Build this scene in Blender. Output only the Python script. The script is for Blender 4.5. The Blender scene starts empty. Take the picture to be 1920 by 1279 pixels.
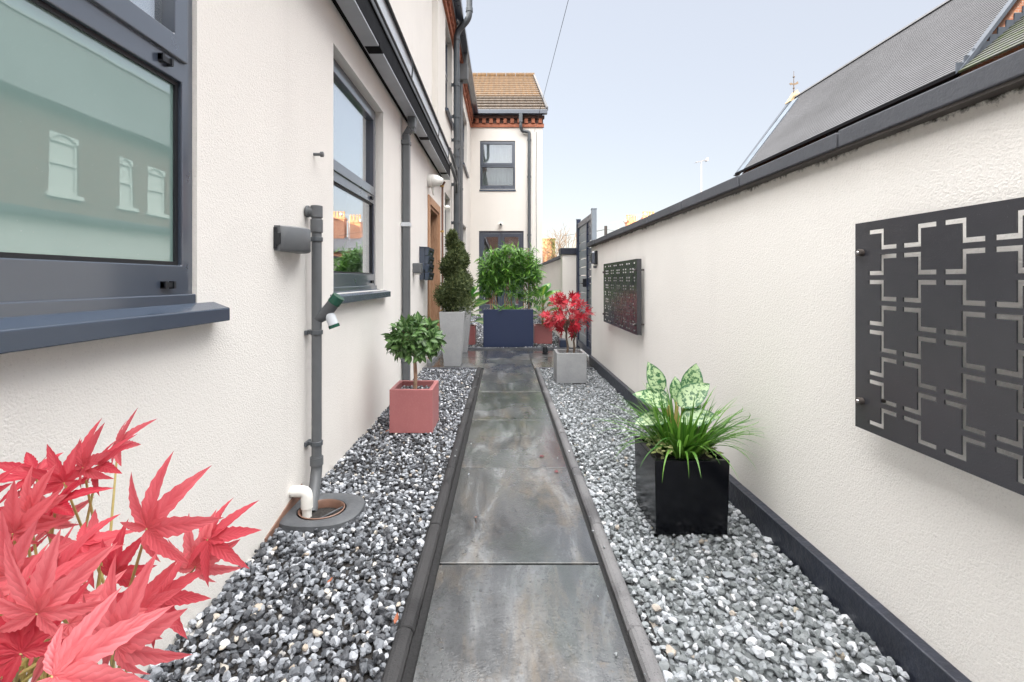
import bpy, math, random
import numpy as np
from mathutils import Vector, Matrix, Quaternion
R = math.radians
rng = np.random.default_rng(7)
random.seed(7)
scene = bpy.context.scene
col = scene.collection

# ------------------------------------------------------------------ camera
H = 1.08                                   # eye height; x right, y along the path, z up
cam_d = bpy.data.cameras.new('camera'); cam = bpy.data.objects.new('camera', cam_d); col.objects.link(cam)
cam.location = (0, 0, H); cam.rotation_euler = (R(90), 0, 0)
cam_d.sensor_width = 36.0; cam_d.lens = 867.0 / 1920 * 36
cam_d.shift_x = 15.0 / 1920; cam_d.shift_y = -114.5 / 1920
cam_d.clip_start = 0.02; cam_d.clip_end = 3000
scene.camera = cam

# ------------------------------------------------------------------ sky, sun, exposure
SUN_EL, SUN_AZ = 7.5, 22.0                 # low sun behind the camera, a little to its right
sx, sy, sz = math.sin(R(SUN_AZ)) * math.cos(R(SUN_EL)), -math.cos(R(SUN_AZ)) * math.cos(R(SUN_EL)), math.sin(R(SUN_EL))
world = bpy.data.worlds.new('World'); scene.world = world; world.use_nodes = True
wt = world.node_tree; wt.nodes.clear()
sky = wt.nodes.new('ShaderNodeTexSky'); sky.sky_type = 'NISHITA'; sky.sun_disc = False
sky.sun_elevation = R(SUN_EL); sky.sun_rotation = math.pi - R(SUN_AZ)
sky.air_density = 1.0; sky.dust_density = 0.6; sky.ozone_density = 1.0
bg = wt.nodes.new('ShaderNodeBackground'); bg.inputs['Strength'].default_value = 0.15
wo = wt.nodes.new('ShaderNodeOutputWorld')
# clear pale sky low down; unseen cloud added overhead and behind to brighten the walls
def wn(ty, **kw):
    n = wt.nodes.new(ty)
    for k, v in kw.items(): setattr(n, k, v)
    return n
tcw = wn('ShaderNodeTexCoord'); sep = wn('ShaderNodeSeparateXYZ'); wt.links.new(tcw.outputs['Generated'], sep.inputs[0])
def wmath(op, a, b=0.0):
    m = wn('ShaderNodeMath', operation=op)
    for i, x in ((0, a), (1, b)):
        if isinstance(x, (int, float)): m.inputs[i].default_value = x
        else: wt.links.new(x, m.inputs[i])
    return m.outputs[0]
nzw = wn('ShaderNodeTexNoise'); nzw.inputs['Scale'].default_value = 2.2; nzw.inputs['Detail'].default_value = 5; wt.links.new(tcw.outputs['Generated'], nzw.inputs['Vector'])
cov = wmath('ADD', sep.outputs[2], wmath('MULTIPLY', sep.outputs[1], -.17))        # higher up and further back = more of the added cloud
cov = wmath('ADD', cov, wmath('MULTIPLY', sep.outputs[0], -.22))
cov = wmath('ADD', cov, wmath('MULTIPLY', wmath('SUBTRACT', nzw.outputs['Fac'], .5), .22))
mr = wn('ShaderNodeMapRange', interpolation_type='SMOOTHSTEP'); mr.inputs['From Min'].default_value = .42; mr.inputs['From Max'].default_value = .72; wt.links.new(cov, mr.inputs['Value'])
FILL_CLOUD = 17.0                                # radiance of the added fill cloud, before the background strength
cm = wn('ShaderNodeMix', data_type='RGBA'); cm.inputs[7].default_value = (FILL_CLOUD, FILL_CLOUD * .985, FILL_CLOUD * .968, 1)
tint = wn('ShaderNodeMix', data_type='RGBA', blend_type='MULTIPLY'); tint.inputs[0].default_value = 1.0; tint.inputs[7].default_value = (1.0, .86, .80, 1)
veil = wn('ShaderNodeMix', data_type='RGBA'); veil.inputs[0].default_value = .80; veil.inputs[7].default_value = (1.66, 1.74, 1.97, 1)   # thin high veil that pales the blue
wt.links.new(sky.outputs[0], tint.inputs[6]); wt.links.new(tint.outputs[2], veil.inputs[6]); wt.links.new(veil.outputs[2], cm.inputs[6]); wt.links.new(mr.outputs['Result'], cm.inputs[0])
wt.links.new(cm.outputs[2], bg.inputs['Color']); wt.links.new(bg.outputs[0], wo.inputs[0])
sun_d = bpy.data.lights.new('sun', 'SUN'); sun_d.energy = 5.0; sun_d.angle = R(0.5); sun_d.color = (1.0, 0.72, 0.42)
sun = bpy.data.objects.new('sun', sun_d); col.objects.link(sun); sun.location = (4, -6, 14)
sun.rotation_euler = Vector((sx, sy, sz)).to_track_quat('Z', 'Y').to_euler()
vs = scene.view_settings
scene.display_settings.display_device = 'sRGB'
vs.view_transform = 'Standard'; vs.look = 'None'; vs.gamma = 1.0; vs.use_curve_mapping = False
vs.exposure = 1.66
scene.cycles.max_bounces = 10; scene.cycles.diffuse_bounces = 6; scene.cycles.glossy_bounces = 5
scene.cycles.transparent_max_bounces = 12; scene.cycles.transmission_bounces = 4

# ------------------------------------------------------------------ object helpers
OFF = {}
def setp(o, label=None, cat=None, group=None, kind=None):
    if label: o['label'] = label
    if cat: o['category'] = cat
    if group: o['group'] = group
    if kind: o['kind'] = kind
    return o
def thing(name, label, cat, loc=(0, 0, 0), group=None):
    o = bpy.data.objects.new(name, None); col.objects.link(o)
    o.location = loc; o.empty_display_size = 0.1; OFF[o.name] = Vector(loc)
    return setp(o, label, cat, group)
class MB:
    def __init__(s): s.v = []; s.f = []; s.at = {}; s.n = 0
    def add(s, v, f, **attrs):
        v = np.asarray(v, dtype=np.float64).reshape(-1, 3)
        s.v.append(v); s.f.extend([tuple(int(i) + s.n for i in q) for q in f])
        for k in set(list(s.at) + list(attrs)):
            a = s.at.setdefault(k, np.zeros(s.n))
            s.at[k] = np.concatenate([a, np.asarray(attrs[k], dtype=np.float64) if k in attrs else np.zeros(len(v))])
        s.n += len(v); return s
    def box(s, x0, x1, y0, y1, z0, z1):
        v = [(x0,y0,z0),(x1,y0,z0),(x1,y1,z0),(x0,y1,z0),(x0,y0,z1),(x1,y0,z1),(x1,y1,z1),(x0,y1,z1)]
        return s.add(v, [(3,2,1,0),(4,5,6,7),(0,1,5,4),(1,2,6,5),(2,3,7,6),(3,0,4,7)])
    def hull8(s, v):                        # eight corners in box() order
        return s.add(v, [(3,2,1,0),(4,5,6,7),(0,1,5,4),(1,2,6,5),(2,3,7,6),(3,0,4,7)])
    def prism(s, pts, ax, a, b):            # polygon in the two other axes, extruded along axis ax from a to b
        o = [i for i in range(3) if i != ax]; n = len(pts); v = []
        for t in (a, b):
            for p in pts:
                q = [0, 0, 0]; q[ax] = t; q[o[0]] = p[0]; q[o[1]] = p[1]; v.append(q)
        f = [tuple(range(n - 1, -1, -1)), tuple(range(n, 2 * n))] + [(i, (i + 1) % n, n + (i + 1) % n, n + i) for i in range(n)]
        return s.add(v, f)
    def tube(s, pts, r, seg=12, cap=True):
        pts = [Vector(p) for p in pts]; n = len(pts)
        rs = list(r) if hasattr(r, '__len__') else [r] * n
        d = [(pts[min(i + 1, n - 1)] - pts[max(i - 1, 0)]).normalized() for i in range(n)]
        up = Vector((0, 0, 1)) if abs(d[0].z) < .9 else Vector((1, 0, 0))
        u = d[0].cross(up).normalized(); V = []
        for i in range(n):
            u = (u - d[i] * u.dot(d[i])).normalized(); w = d[i].cross(u)
            for k in range(seg):
                a = 2 * math.pi * k / seg
                V.append(pts[i] + (u * math.cos(a) + w * math.sin(a)) * rs[i])
        F = [(i*seg+k, i*seg+(k+1) % seg, (i+1)*seg+(k+1) % seg, (i+1)*seg+k) for i in range(n-1) for k in range(seg)]
        if cap: F += [tuple(range(seg-1, -1, -1)), tuple((n-1)*seg + k for k in range(seg))]
        return s.add([tuple(p) for p in V], F)
    def lathe(s, prof, c, axis='z', seg=24):  # prof [(radius, height)...]
        V = []; n = len(prof)
        for (r, h) in prof:
            for k in range(seg):
                a = 2 * math.pi * k / seg; p = (r * math.cos(a), r * math.sin(a), h)
                if axis == 'x': p = (p[2], p[0], p[1])
                if axis == 'y': p = (p[1], p[2], p[0])
                V.append((c[0] + p[0], c[1] + p[1], c[2] + p[2]))
        F = [(i*seg+k, i*seg+(k+1) % seg, (i+1)*seg+(k+1) % seg, (i+1)*seg+k) for i in range(n-1) for k in range(seg)]
        F += [tuple(range(seg-1, -1, -1)), tuple((n-1)*seg + k for k in range(seg))]
        return s.add(V, F)
    def plate(s, us, vs, holes, w0, w1, to):  # rectangle us x vs with rectangular holes, thickness w0..w1, mapped by to(u,v,w)
        U = sorted({us[0], us[1]} | {min(max(c, us[0]), us[1]) for h in holes for c in h[:2]})
        Vv = sorted({vs[0], vs[1]} | {min(max(c, vs[0]), vs[1]) for h in holes for c in h[2:]})
        nu, nv = len(U), len(Vv)
        solid = np.ones((nu - 1, nv - 1), bool)
        for i in range(nu - 1):
            for j in range(nv - 1):
                cu, cv = (U[i] + U[i+1]) / 2, (Vv[j] + Vv[j+1]) / 2
                if any(h[0] < cu < h[1] and h[2] < cv < h[3] for h in holes): solid[i, j] = False
        idx = {}; V = []; F = []
        def vid(i, j, k):
            if (i, j, k) not in idx:
                idx[(i, j, k)] = len(V); V.append(to(U[i], Vv[j], (w0, w1)[k]))
            return idx[(i, j, k)]
        S = lambda i, j: 0 <= i < nu - 1 and 0 <= j < nv - 1 and solid[i, j]
        for i in range(nu - 1):
            for j in range(nv - 1):
                if not solid[i, j]: continue
                F.append((vid(i,j,1), vid(i+1,j,1), vid(i+1,j+1,1), vid(i,j+1,1)))
                F.append((vid(i,j,0), vid(i,j+1,0), vid(i+1,j+1,0), vid(i+1,j,0)))
                if not S(i-1, j): F.append((vid(i,j,0), vid(i,j,1), vid(i,j+1,1), vid(i,j+1,0)))
                if not S(i+1, j): F.append((vid(i+1,j,0), vid(i+1,j+1,0), vid(i+1,j+1,1), vid(i+1,j,1)))
                if not S(i, j-1): F.append((vid(i,j,0), vid(i+1,j,0), vid(i+1,j,1), vid(i,j,1)))
                if not S(i, j+1): F.append((vid(i,j+1,0), vid(i,j+1,1), vid(i+1,j+1,1), vid(i+1,j+1,0)))
        return s.add(V, F)
    def build(s, name, mats, parent=None, smooth=False, bevel=0, angle=40, seg=2, fix=True):
        off = Vector((0, 0, 0))
        if parent is not None: off = OFF[parent.name]
        me = bpy.data.meshes.new(name)
        V = np.concatenate(s.v) - np.array(off)
        me.from_pydata(V.tolist(), [], s.f)
        if fix:
            import bmesh
            bm = bmesh.new(); bm.from_mesh(me); bmesh.ops.recalc_face_normals(bm, faces=bm.faces); bm.to_mesh(me); bm.free()
        for k, a in s.at.items():
            me.attributes.new(k, 'FLOAT', 'POINT').data.foreach_set('value', a.astype(np.float32))
        for m in (mats if isinstance(mats, (list, tuple)) else [mats]): me.materials.append(m)
        o = bpy.data.objects.new(name, me); col.objects.link(o)
        if parent is not None: o.parent = parent
        OFF[o.name] = off
        if smooth:
            me.shade_smooth()
            if angle < 180: me.set_sharp_from_angle(angle=R(angle))
        if bevel:
            b = o.modifiers.new('bevel', 'BEVEL'); b.width = bevel; b.segments = seg; b.limit_method = 'ANGLE'; b.angle_limit = R(50)
            b.harden_normals = False
        return o
def kids(o): return [c for c in bpy.data.objects if c.parent is o]
def copy_tree(o, delta=(0, 0, 0), parent=None):
    c = o.copy(); col.objects.link(c)
    if parent is None: c.location = Vector(o.location) + Vector(delta)
    else: c.parent = parent
    OFF[c.name] = OFF.get(o.name, Vector((0, 0, 0))) + Vector(delta)
    for ch in kids(o): copy_tree(ch, delta, c)
    return c
def fillet(pts, r, n=6):
    P = [Vector(p) for p in pts]; out = [P[0]]
    for i in range(1, len(P) - 1):
        a, b, c = P[i-1], P[i], P[i+1]
        u, w = (a - b).normalized(), (c - b).normalized()
        k = min(r, (a - b).length * .49, (c - b).length * .49)
        p0, p1 = b + u * k, b + w * k
        for t in range(n + 1):
            t /= n; out.append(p0 * (1-t)**2 + b * 2*t*(1-t) + p1 * t*t)
    out.append(P[-1]); return out

# ------------------------------------------------------------------ materials
class NT:
    def __init__(s, name):
        s.m = bpy.data.materials.new(name); s.m.use_nodes = True; s.t = s.m.node_tree; s.t.nodes.clear()
        s.out = s.n('ShaderNodeOutputMaterial'); s.p = s.n('ShaderNodeBsdfPrincipled'); s.l(s.p.outputs[0], s.out.inputs[0])
        s._tc = None
    def n(s, ty, **kw):
        nd = s.t.nodes.new(ty)
        for k, v in kw.items():
            if k in nd.inputs: nd.inputs[k].default_value = v
            else: setattr(nd, k, v)
        return nd
    def l(s, a, b): s.t.links.new(a, b)
    def tc(s, scale=(1, 1, 1), rot=(0, 0, 0), loc=(0, 0, 0)):
        if s._tc is None: s._tc = s.n('ShaderNodeTexCoord')
        mp = s.n('ShaderNodeMapping'); s.l(s._tc.outputs['Object'], mp.inputs['Vector'])
        mp.inputs['Scale'].default_value = scale; mp.inputs['Rotation'].default_value = rot; mp.inputs['Location'].default_value = loc
        return mp.outputs[0]
    def noise(s, sc, det=4, rough=.55, vec=None, dist=0):
        nd = s.n('ShaderNodeTexNoise'); nd.inputs['Scale'].default_value = sc; nd.inputs['Detail'].default_value = det
        nd.inputs['Roughness'].default_value = rough; nd.inputs['Distortion'].default_value = dist
        s.l(vec if vec is not None else s.tc(), nd.inputs['Vector']); return nd.outputs['Fac']
    def ramp(s, fac, stops, interp='LINEAR'):
        r = s.n('ShaderNodeValToRGB'); cr = r.color_ramp; cr.interpolation = interp
        while len(cr.elements) < len(stops): cr.elements.new(0.5)
        for e, (p, c) in zip(cr.elements, stops):
            e.position = p; c = (c, c, c) if not hasattr(c, '__len__') else c; e.color = (*c[:3], 1)
        s.l(fac, r.inputs[0]); return r.outputs[0]
    def mix(s, fac, a, b, mode='MIX'):
        m = s.n('ShaderNodeMix', data_type='RGBA', blend_type=mode)
        for i, x in ((0, fac), (6, a), (7, b)):
            if isinstance(x, (int, float)): m.inputs[i].default_value = x if i == 0 else (x, x, x, 1)
            elif isinstance(x, (tuple, list)): m.inputs[i].default_value = (*x[:3], 1)
            else: s.l(x, m.inputs[i])
        return m.outputs[2]
    def math(s, op, a, b=0, clamp=False):
        m = s.n('ShaderNodeMath', operation=op); m.use_clamp = clamp
        for i, x in ((0, a), (1, b)):
            if isinstance(x, (int, float)): m.inputs[i].default_value = x
            else: s.l(x, m.inputs[i])
        return m.outputs[0]
    def set(s, **kw):
        for k, v in kw.items():
            i = s.p.inputs[{'color': 'Base Color', 'rough': 'Roughness', 'metal': 'Metallic', 'spec': 'Specular IOR Level', 'ior': 'IOR', 'coat': 'Coat Weight', 'coatrough': 'Coat Roughness', 'alpha': 'Alpha'}[k]]
            if isinstance(v, (int, float)): i.default_value = v
            elif isinstance(v, (tuple, list)): i.default_value = (*v[:3], 1)
            else: s.l(v, i)
        return s
    def bump(s, h, dist, strength=1.0):
        b = s.n('ShaderNodeBump'); b.inputs['Strength'].default_value = strength; b.inputs['Distance'].default_value = dist
        s.l(h, b.inputs['Height'])
        if s.p.inputs['Normal'].is_linked: s.l(s.p.inputs['Normal'].links[0].from_socket, b.inputs['Normal'])
        s.l(b.outputs[0], s.p.inputs['Normal']); return s
    def attr(s, name):
        a = s.n('ShaderNodeAttribute'); a.attribute_name = name; return a.outputs['Fac']
    def island(s): return s.n('ShaderNodeNewGeometry').outputs['Random Per Island']
    def xyz(s):
        sp = s.n('ShaderNodeSeparateXYZ'); s.l(s.n('ShaderNodeNewGeometry').outputs['Position'], sp.inputs[0]); return sp.outputs

def simple(name, c, rough=.5, var=.12, sc=6, bump=0, bsc=80, **kw):
    t = NT(name)
    nz = t.noise(sc, 5, .6)
    lo = tuple(x * (1 - var) for x in c); hi = tuple(min(1, x * (1 + var)) for x in c)
    t.set(color=t.ramp(nz, [(.25, lo), (.75, hi)]), rough=t.ramp(t.noise(sc * 3, 4), [(.3, max(.02, rough - .03)), (.7, min(1, rough + .03))]), **kw)
    if bump: t.bump(t.noise(bsc, 3), bump)
    return t.m

def render_coat(name, c, stain=False):
    t = NT(name)
    big = t.noise(.7, 5, .6)
    cc = t.ramp(big, [(.3, tuple(x * .95 for x in c)), (.7, c)])
    fine = t.noise(170, 3, .6)
    cc = t.mix(t.ramp(fine, [(.28, .35), (.42, 0)]), cc, tuple(x * .62 for x in c))
    X, Y, Z = t.xyz()
    run = t.noise(2.4, 5, .6, t.tc((1.6, 1.6, .10)))
    cc = t.mix(t.ramp(run, [(.55, 0), (.75, .22)]), cc, tuple(x * .78 for x in c))
    patch = t.noise(1.3, 3, .5, None, 1.0)
    cc = t.mix(t.ramp(patch, [(.55, 0), (.58, .10), (.75, .16)]), cc, tuple(x * .86 for x in c))
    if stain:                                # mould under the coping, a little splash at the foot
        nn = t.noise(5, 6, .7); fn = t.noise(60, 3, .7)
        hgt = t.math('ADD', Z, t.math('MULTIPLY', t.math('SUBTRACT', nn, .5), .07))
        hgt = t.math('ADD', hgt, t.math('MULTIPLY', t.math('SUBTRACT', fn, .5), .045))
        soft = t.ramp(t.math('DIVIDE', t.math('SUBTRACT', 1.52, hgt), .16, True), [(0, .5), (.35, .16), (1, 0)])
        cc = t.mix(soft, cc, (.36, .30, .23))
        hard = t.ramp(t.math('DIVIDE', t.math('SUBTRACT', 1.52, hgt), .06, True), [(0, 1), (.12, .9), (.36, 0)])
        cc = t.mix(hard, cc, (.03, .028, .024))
    else:
        nn = t.noise(3, 5, .7)
        hgt = t.math('ADD', Z, t.math('MULTIPLY', nn, .3))
        cc = t.mix(t.ramp(t.math('DIVIDE', hgt, .5, True), [(.1, .22), (.9, 0)]), cc, tuple(x * .72 for x in c))
    t.set(color=cc, rough=.9, spec=.25)
    t.bump(t.noise(75, 4, .65), .004, .42); t.bump(fine, .003, .7)
    return t.m
M = {}
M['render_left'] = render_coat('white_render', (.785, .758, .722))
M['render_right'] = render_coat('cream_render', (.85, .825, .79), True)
M['render_rear'] = render_coat('white_render_rear', (.735, .705, .66))
M['frame'] = simple('anthracite_frame', (.048, .063, .090), .3, .04, 3, spec=.6, coat=.7, coatrough=.12)
M['frame'].node_tree.nodes['Principled BSDF'].inputs['Coat IOR'].default_value = 2.1
M['sill'] = simple('anthracite_sill', (.040, .056, .085), .24, .04, 5, spec=.8)
M['black_plastic'] = simple('black_gutter_plastic', (.005, .005, .006), .6, .1, 4, spec=.06)
M['grey_plastic'] = simple('grey_pipe_plastic', (.105, .112, .12), .42, .12, 7)
M['dark_pipe'] = simple('dark_pipe_plastic', (.075, .085, .095), .35, .12, 7)
M['light_grey'] = simple('pale_grey_metal', (.55, .58, .62), .35, .08, 4)
M['white_plastic'] = simple('white_plastic', (.78, .77, .73), .35, .05, 9)
M['rubber'] = simple('dark_rubber_collar', (.075, .08, .088), .55, .25, 12, .002, 60)
M['rubber_dark'] = simple('dark_joint_sand', (.014, .014, .015), .95, .2, 30, .004, 90)
M['soil'] = simple('dark_soil', (.025, .022, .02), .9, .4, 30, .01, 90)
M['blue_paint'] = simple('navy_planter_paint', (.026, .038, .082), .33, .06, 2)
M['black_gloss'] = simple('black_planter_gloss', (.0035, .004, .006), .16, .1, 8, spec=.3)
M['brass'] = simple('steel_bolt', (.45, .45, .46), .3, .1, 40, metal=1)
M['green_cap'] = simple('dark_green_plastic', (.012, .07, .045), .2, .15, 20)
M['copper'] = simple('copper_pipe', (.19, .105, .075), .45, .2, 20)
M['clip_brass'] = simple('brass_clip', (.55, .36, .12), .35, .1, 20, metal=.6)
M['lead_pale'] = simple('pale_lead', (.13, .155, .185), .6, .2, 3, spec=.25)
M['lead'] = simple('lead_flashing', (.065, .075, .092), .6, .15, 3, spec=.25)
M['gutter_reflection'] = simple('gutter_underside_reflection', (.34, .36, .39), .35, .08, 6)  # pale tone stands in for ground light reflected on the black gutter's underside
M['gold_stone'] = simple('weathered_stone', (.38, .29, .17), .85, .25, 4, .02, 8)
M['wood'] = None
def wood():
    t = NT('oak_frame'); g = t.noise(9, 6, .65, t.tc((9, 9, .8)), 1.2)
    t.set(color=t.ramp(g, [(.25, (.26, .12, .06)), (.5, (.44, .245, .14)), (.75, (.56, .36, .23))]), rough=.6); t.bump(g, .003); return t.m
M['wood'] = wood()
def terracotta():
    t = NT('dusky_terracotta'); b = t.noise(2.5, 5, .6); f = t.noise(140, 2)
    c = t.ramp(b, [(.3, (.33, .115, .118)), (.7, (.41, .15, .15))])
    t.set(color=t.mix(t.ramp(f, [(.55, 0), (.75, .35)]), c, (.46, .25, .24)), rough=.42); t.bump(f, .0006); return t.m
M['terracotta'] = terracotta()
def concrete(name, c, dark):
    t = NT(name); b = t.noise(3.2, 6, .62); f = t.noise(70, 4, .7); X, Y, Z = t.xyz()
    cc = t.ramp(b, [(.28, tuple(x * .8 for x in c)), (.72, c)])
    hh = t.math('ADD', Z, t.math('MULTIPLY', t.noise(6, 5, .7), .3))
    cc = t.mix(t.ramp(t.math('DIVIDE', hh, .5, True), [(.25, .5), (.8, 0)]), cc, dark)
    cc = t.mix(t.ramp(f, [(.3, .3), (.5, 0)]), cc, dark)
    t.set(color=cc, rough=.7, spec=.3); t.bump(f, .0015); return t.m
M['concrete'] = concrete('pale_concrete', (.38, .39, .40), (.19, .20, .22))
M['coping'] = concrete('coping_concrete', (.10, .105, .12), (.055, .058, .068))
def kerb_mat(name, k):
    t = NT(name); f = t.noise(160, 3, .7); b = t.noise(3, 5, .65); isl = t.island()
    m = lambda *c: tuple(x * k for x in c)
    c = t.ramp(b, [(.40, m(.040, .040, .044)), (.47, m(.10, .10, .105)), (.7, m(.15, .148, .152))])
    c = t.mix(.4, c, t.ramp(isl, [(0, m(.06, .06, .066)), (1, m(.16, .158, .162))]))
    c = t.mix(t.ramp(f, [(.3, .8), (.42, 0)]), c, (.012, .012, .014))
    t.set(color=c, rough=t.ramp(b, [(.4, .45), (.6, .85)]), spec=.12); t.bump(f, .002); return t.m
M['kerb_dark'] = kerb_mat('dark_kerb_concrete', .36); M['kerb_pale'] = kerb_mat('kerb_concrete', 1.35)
def slab():
    t = NT('wet_slate_slab'); isl = t.island()
    off = t.n('ShaderNodeCombineXYZ'); t.l(t.math('MULTIPLY', isl, 37.0), off.inputs[0]); t.l(t.math('MULTIPLY', isl, 11.0), off.inputs[1])
    add = t.n('ShaderNodeVectorMath', operation='ADD'); t.l(t.tc(), add.inputs[0]); t.l(off.outputs[0], add.inputs[1]); v = add.outputs[0]
    def mp(sc):
        m = t.n('ShaderNodeMapping'); t.l(v, m.inputs[0]); m.inputs['Scale'].default_value = sc; return m.outputs[0]
    streak = t.noise(2.2, 7, .62, mp((2.6, .8, 1)), .9); fine = t.noise(90, 4, .7, v); cl = t.noise(1.7, 6, .6, mp((1.5, .8, 1)), 1.6)
    c = t.ramp(streak, [(.28, (.015, .016, .018)), (.42, (.050, .052, .055)), (.54, (.092, .095, .099)), (.62, (.175, .18, .186)), (.78, (.30, .305, .31))])
    c = t.mix(t.ramp(isl, [(0, 0), (1, .35)]), c, (.050, .053, .058))
    c = t.mix(t.ramp(t.noise(1.9, 6, .65, mp((1.6, .9, 1)), .5), [(.50, 0), (.66, .55)]), c, (.045, .058, .046))
    c = t.mix(t.ramp(t.noise(2.6, 6, .7, mp((2.2, .7, 1)), .3), [(.50, 0), (.66, .62)]), c, (.15, .118, .082))
    c = t.mix(t.ramp(t.noise(17, 6, .75, v), [(.60, 0), (.70, .5)]), c, (.15, .10, .05))
    c = t.mix(t.ramp(t.noise(40, 5, .75, v), [(.32, .7), (.46, 0)]), c, (.022, .022, .024))
    c = t.mix(t.ramp(fine, [(.3, .55), (.45, 0)]), c, (.02, .02, .022))
    wet = t.noise(1.25, 5, .6)
    rg = t.ramp(wet, [(.36, .16), (.50, .26), (.66, .40)])
    t.set(color=c, rough=rg, spec=.22)
    wetc = t.ramp(t.math('ADD', wet, t.math('MULTIPLY', t.math('SUBTRACT', fine, .5), .25)), [(.42, 1), (.52, .9), (.545, .30), (.70, .10)])
    t.set(color=t.mix(wetc, c, t.mix(1.0, c, (.78, .80, .80), 'MULTIPLY')))
    t.set(coat=wetc, coatrough=.03); t.p.inputs['Coat IOR'].default_value = 1.8
    cb = t.n('ShaderNodeBump'); cb.inputs['Distance'].default_value = .004; cb.inputs['Strength'].default_value = .42
    t.l(t.mix(.35, t.mix(.45, t.noise(34, 5, .7, v), t.noise(150, 3, .7, v)), streak), cb.inputs['Height']); t.l(cb.outputs[0], t.p.inputs['Coat Normal'])
    stepped = t.ramp(cl, [(.30, 0), (.34, .25), (.45, .28), (.47, .5), (.58, .55), (.60, .8), (.75, 1)])
    t.bump(stepped, .004, .45); t.bump(streak, .006, .35); t.bump(t.noise(30, 6, .7, v), .005, .5); t.bump(fine, .002, .5)
    return t.m
M['slab'] = slab()
def stones(name, stops):
    t = NT(name); isl = t.island(); f = t.noise(60, 5, .7)
    c = t.ramp(isl, stops)
    c = t.mix(t.ramp(f, [(.35, .45), (.55, 0), (.72, .3)]), c, t.mix(.5, c, (.30, .30, .31)))
    t.set(color=c, rough=.62, spec=.45); t.bump(f, .002); return t.m
M['gravel_dark'] = stones('dark_gravel', [(0, (.018, .020, .025)), (.30, (.040, .044, .053)), (.48, (.10, .11, .125)), (.66, (.19, .205, .23)), (.82, (.34, .36, .395)), (.95, (.54, .56, .60)), (.985, (.50, .46, .40)), (1, (.34, .28, .22))])
M['gravel_pale'] = stones('pale_gravel', [(0, (.12, .135, .140)), (.25, (.165, .183, .19)), (.48, (.22, .24, .252)), (.68, (.31, .335, .36)), (.88, (.45, .475, .51)), (.98, (.62, .635, .66)), (.995, (.38, .32, .26)), (1, (.3, .3, .24))])
M['ground'] = simple('packed_earth', (.05, .048, .045), .95, .3, 2, .02, 20)
M['road'] = simple('street_asphalt', (.06, .06, .06), .9, .2, 3, .005, 90)
def brick(name, c1, c2, mortar, sc=1.0, axis='xz'):
    t = NT(name); X, Y, Z = t.xyz(); cmb = t.n('ShaderNodeCombineXYZ')
    t.l(t.math('ADD', X, Y), cmb.inputs[0]); t.l(Z, cmb.inputs[1])
    b = t.n('ShaderNodeTexBrick'); b.inputs['Scale'].default_value = sc; b.inputs['Brick Width'].default_value = .225; b.inputs['Row Height'].default_value = .075
    b.inputs['Mortar Size'].default_value = .006; b.inputs['Color1'].default_value = (*c1, 1); b.inputs['Color2'].default_value = (*c2, 1); b.inputs['Mortar'].default_value = (*mortar, 1)
    t.l(cmb.outputs[0], b.inputs['Vector'])
    t.set(color=t.mix(t.ramp(t.noise(5, 5), [(.35, .35), (.6, 0)]), b.outputs[0], tuple(x * .5 for x in c1)), rough=.85)
    t.bump(b.outputs['Fac'], .006, -.6); return t.m
M['brick_orange'] = brick('orange_brick', (.40, .15, .08), (.48, .22, .12), (.42, .36, .30))
M['brick_red'] = brick('shaded_red_brick', (.12, .055, .042), (.16, .07, .05), (.14, .125, .11))  # darkened so the hall's side wall carries its shade in the colour
M['brick_band'] = simple('dentil_brick', (.36, .13, .075), .85, .4, 9, .006, 30)
M['brick_dark'] = simple('dark_dentil_brick', (.10, .055, .045), .9, .5, 9, .006, 30)  # darker brown, used in the dentil recesses and the end wall's corbel course
def slate(name, c, moss=0, pitch=.12, sc=1):
    t = NT(name); isl = t.island(); n = t.noise(.45, 6, .65, t.tc((1, .5, 1))); f = t.noise(12, 4, .7)
    cc = t.ramp(n, [(.3, tuple(x * .68 for x in c)), (.5, c), (.7, tuple(x * 1.25 for x in c))])
    cc = t.mix(t.ramp(f, [(.4, .4), (.6, 0)]), cc, tuple(x * .6 for x in c))
    if moss: cc = t.mix(t.ramp(t.noise(4.5, 7, .8), [(.47, 0), (.56, moss), (.7, moss * .7)]), cc, (.030, .045, .006))
    t.set(color=cc, rough=.75); t.bump(f, .01); return t.m
M['slate'] = slate('grey_slate', (.078, .078, .084))
M['slate_moss'] = slate('mossy_slate', (.055, .056, .052), .9)
def pantile():
    t = NT('brown_pantile'); X, Y, Z = t.xyz(); f = t.noise(9, 5, .7)
    c = t.ramp(f, [(.3, (.036, .025, .016)), (.7, (.082, .053, .029))])
    t.set(color=c, rough=.8); w = t.math('SINE', t.math('MULTIPLY', X, 2 * math.pi / .2)); t.bump(w, .02, .6); return t.m
M['pantile'] = pantile()
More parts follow.
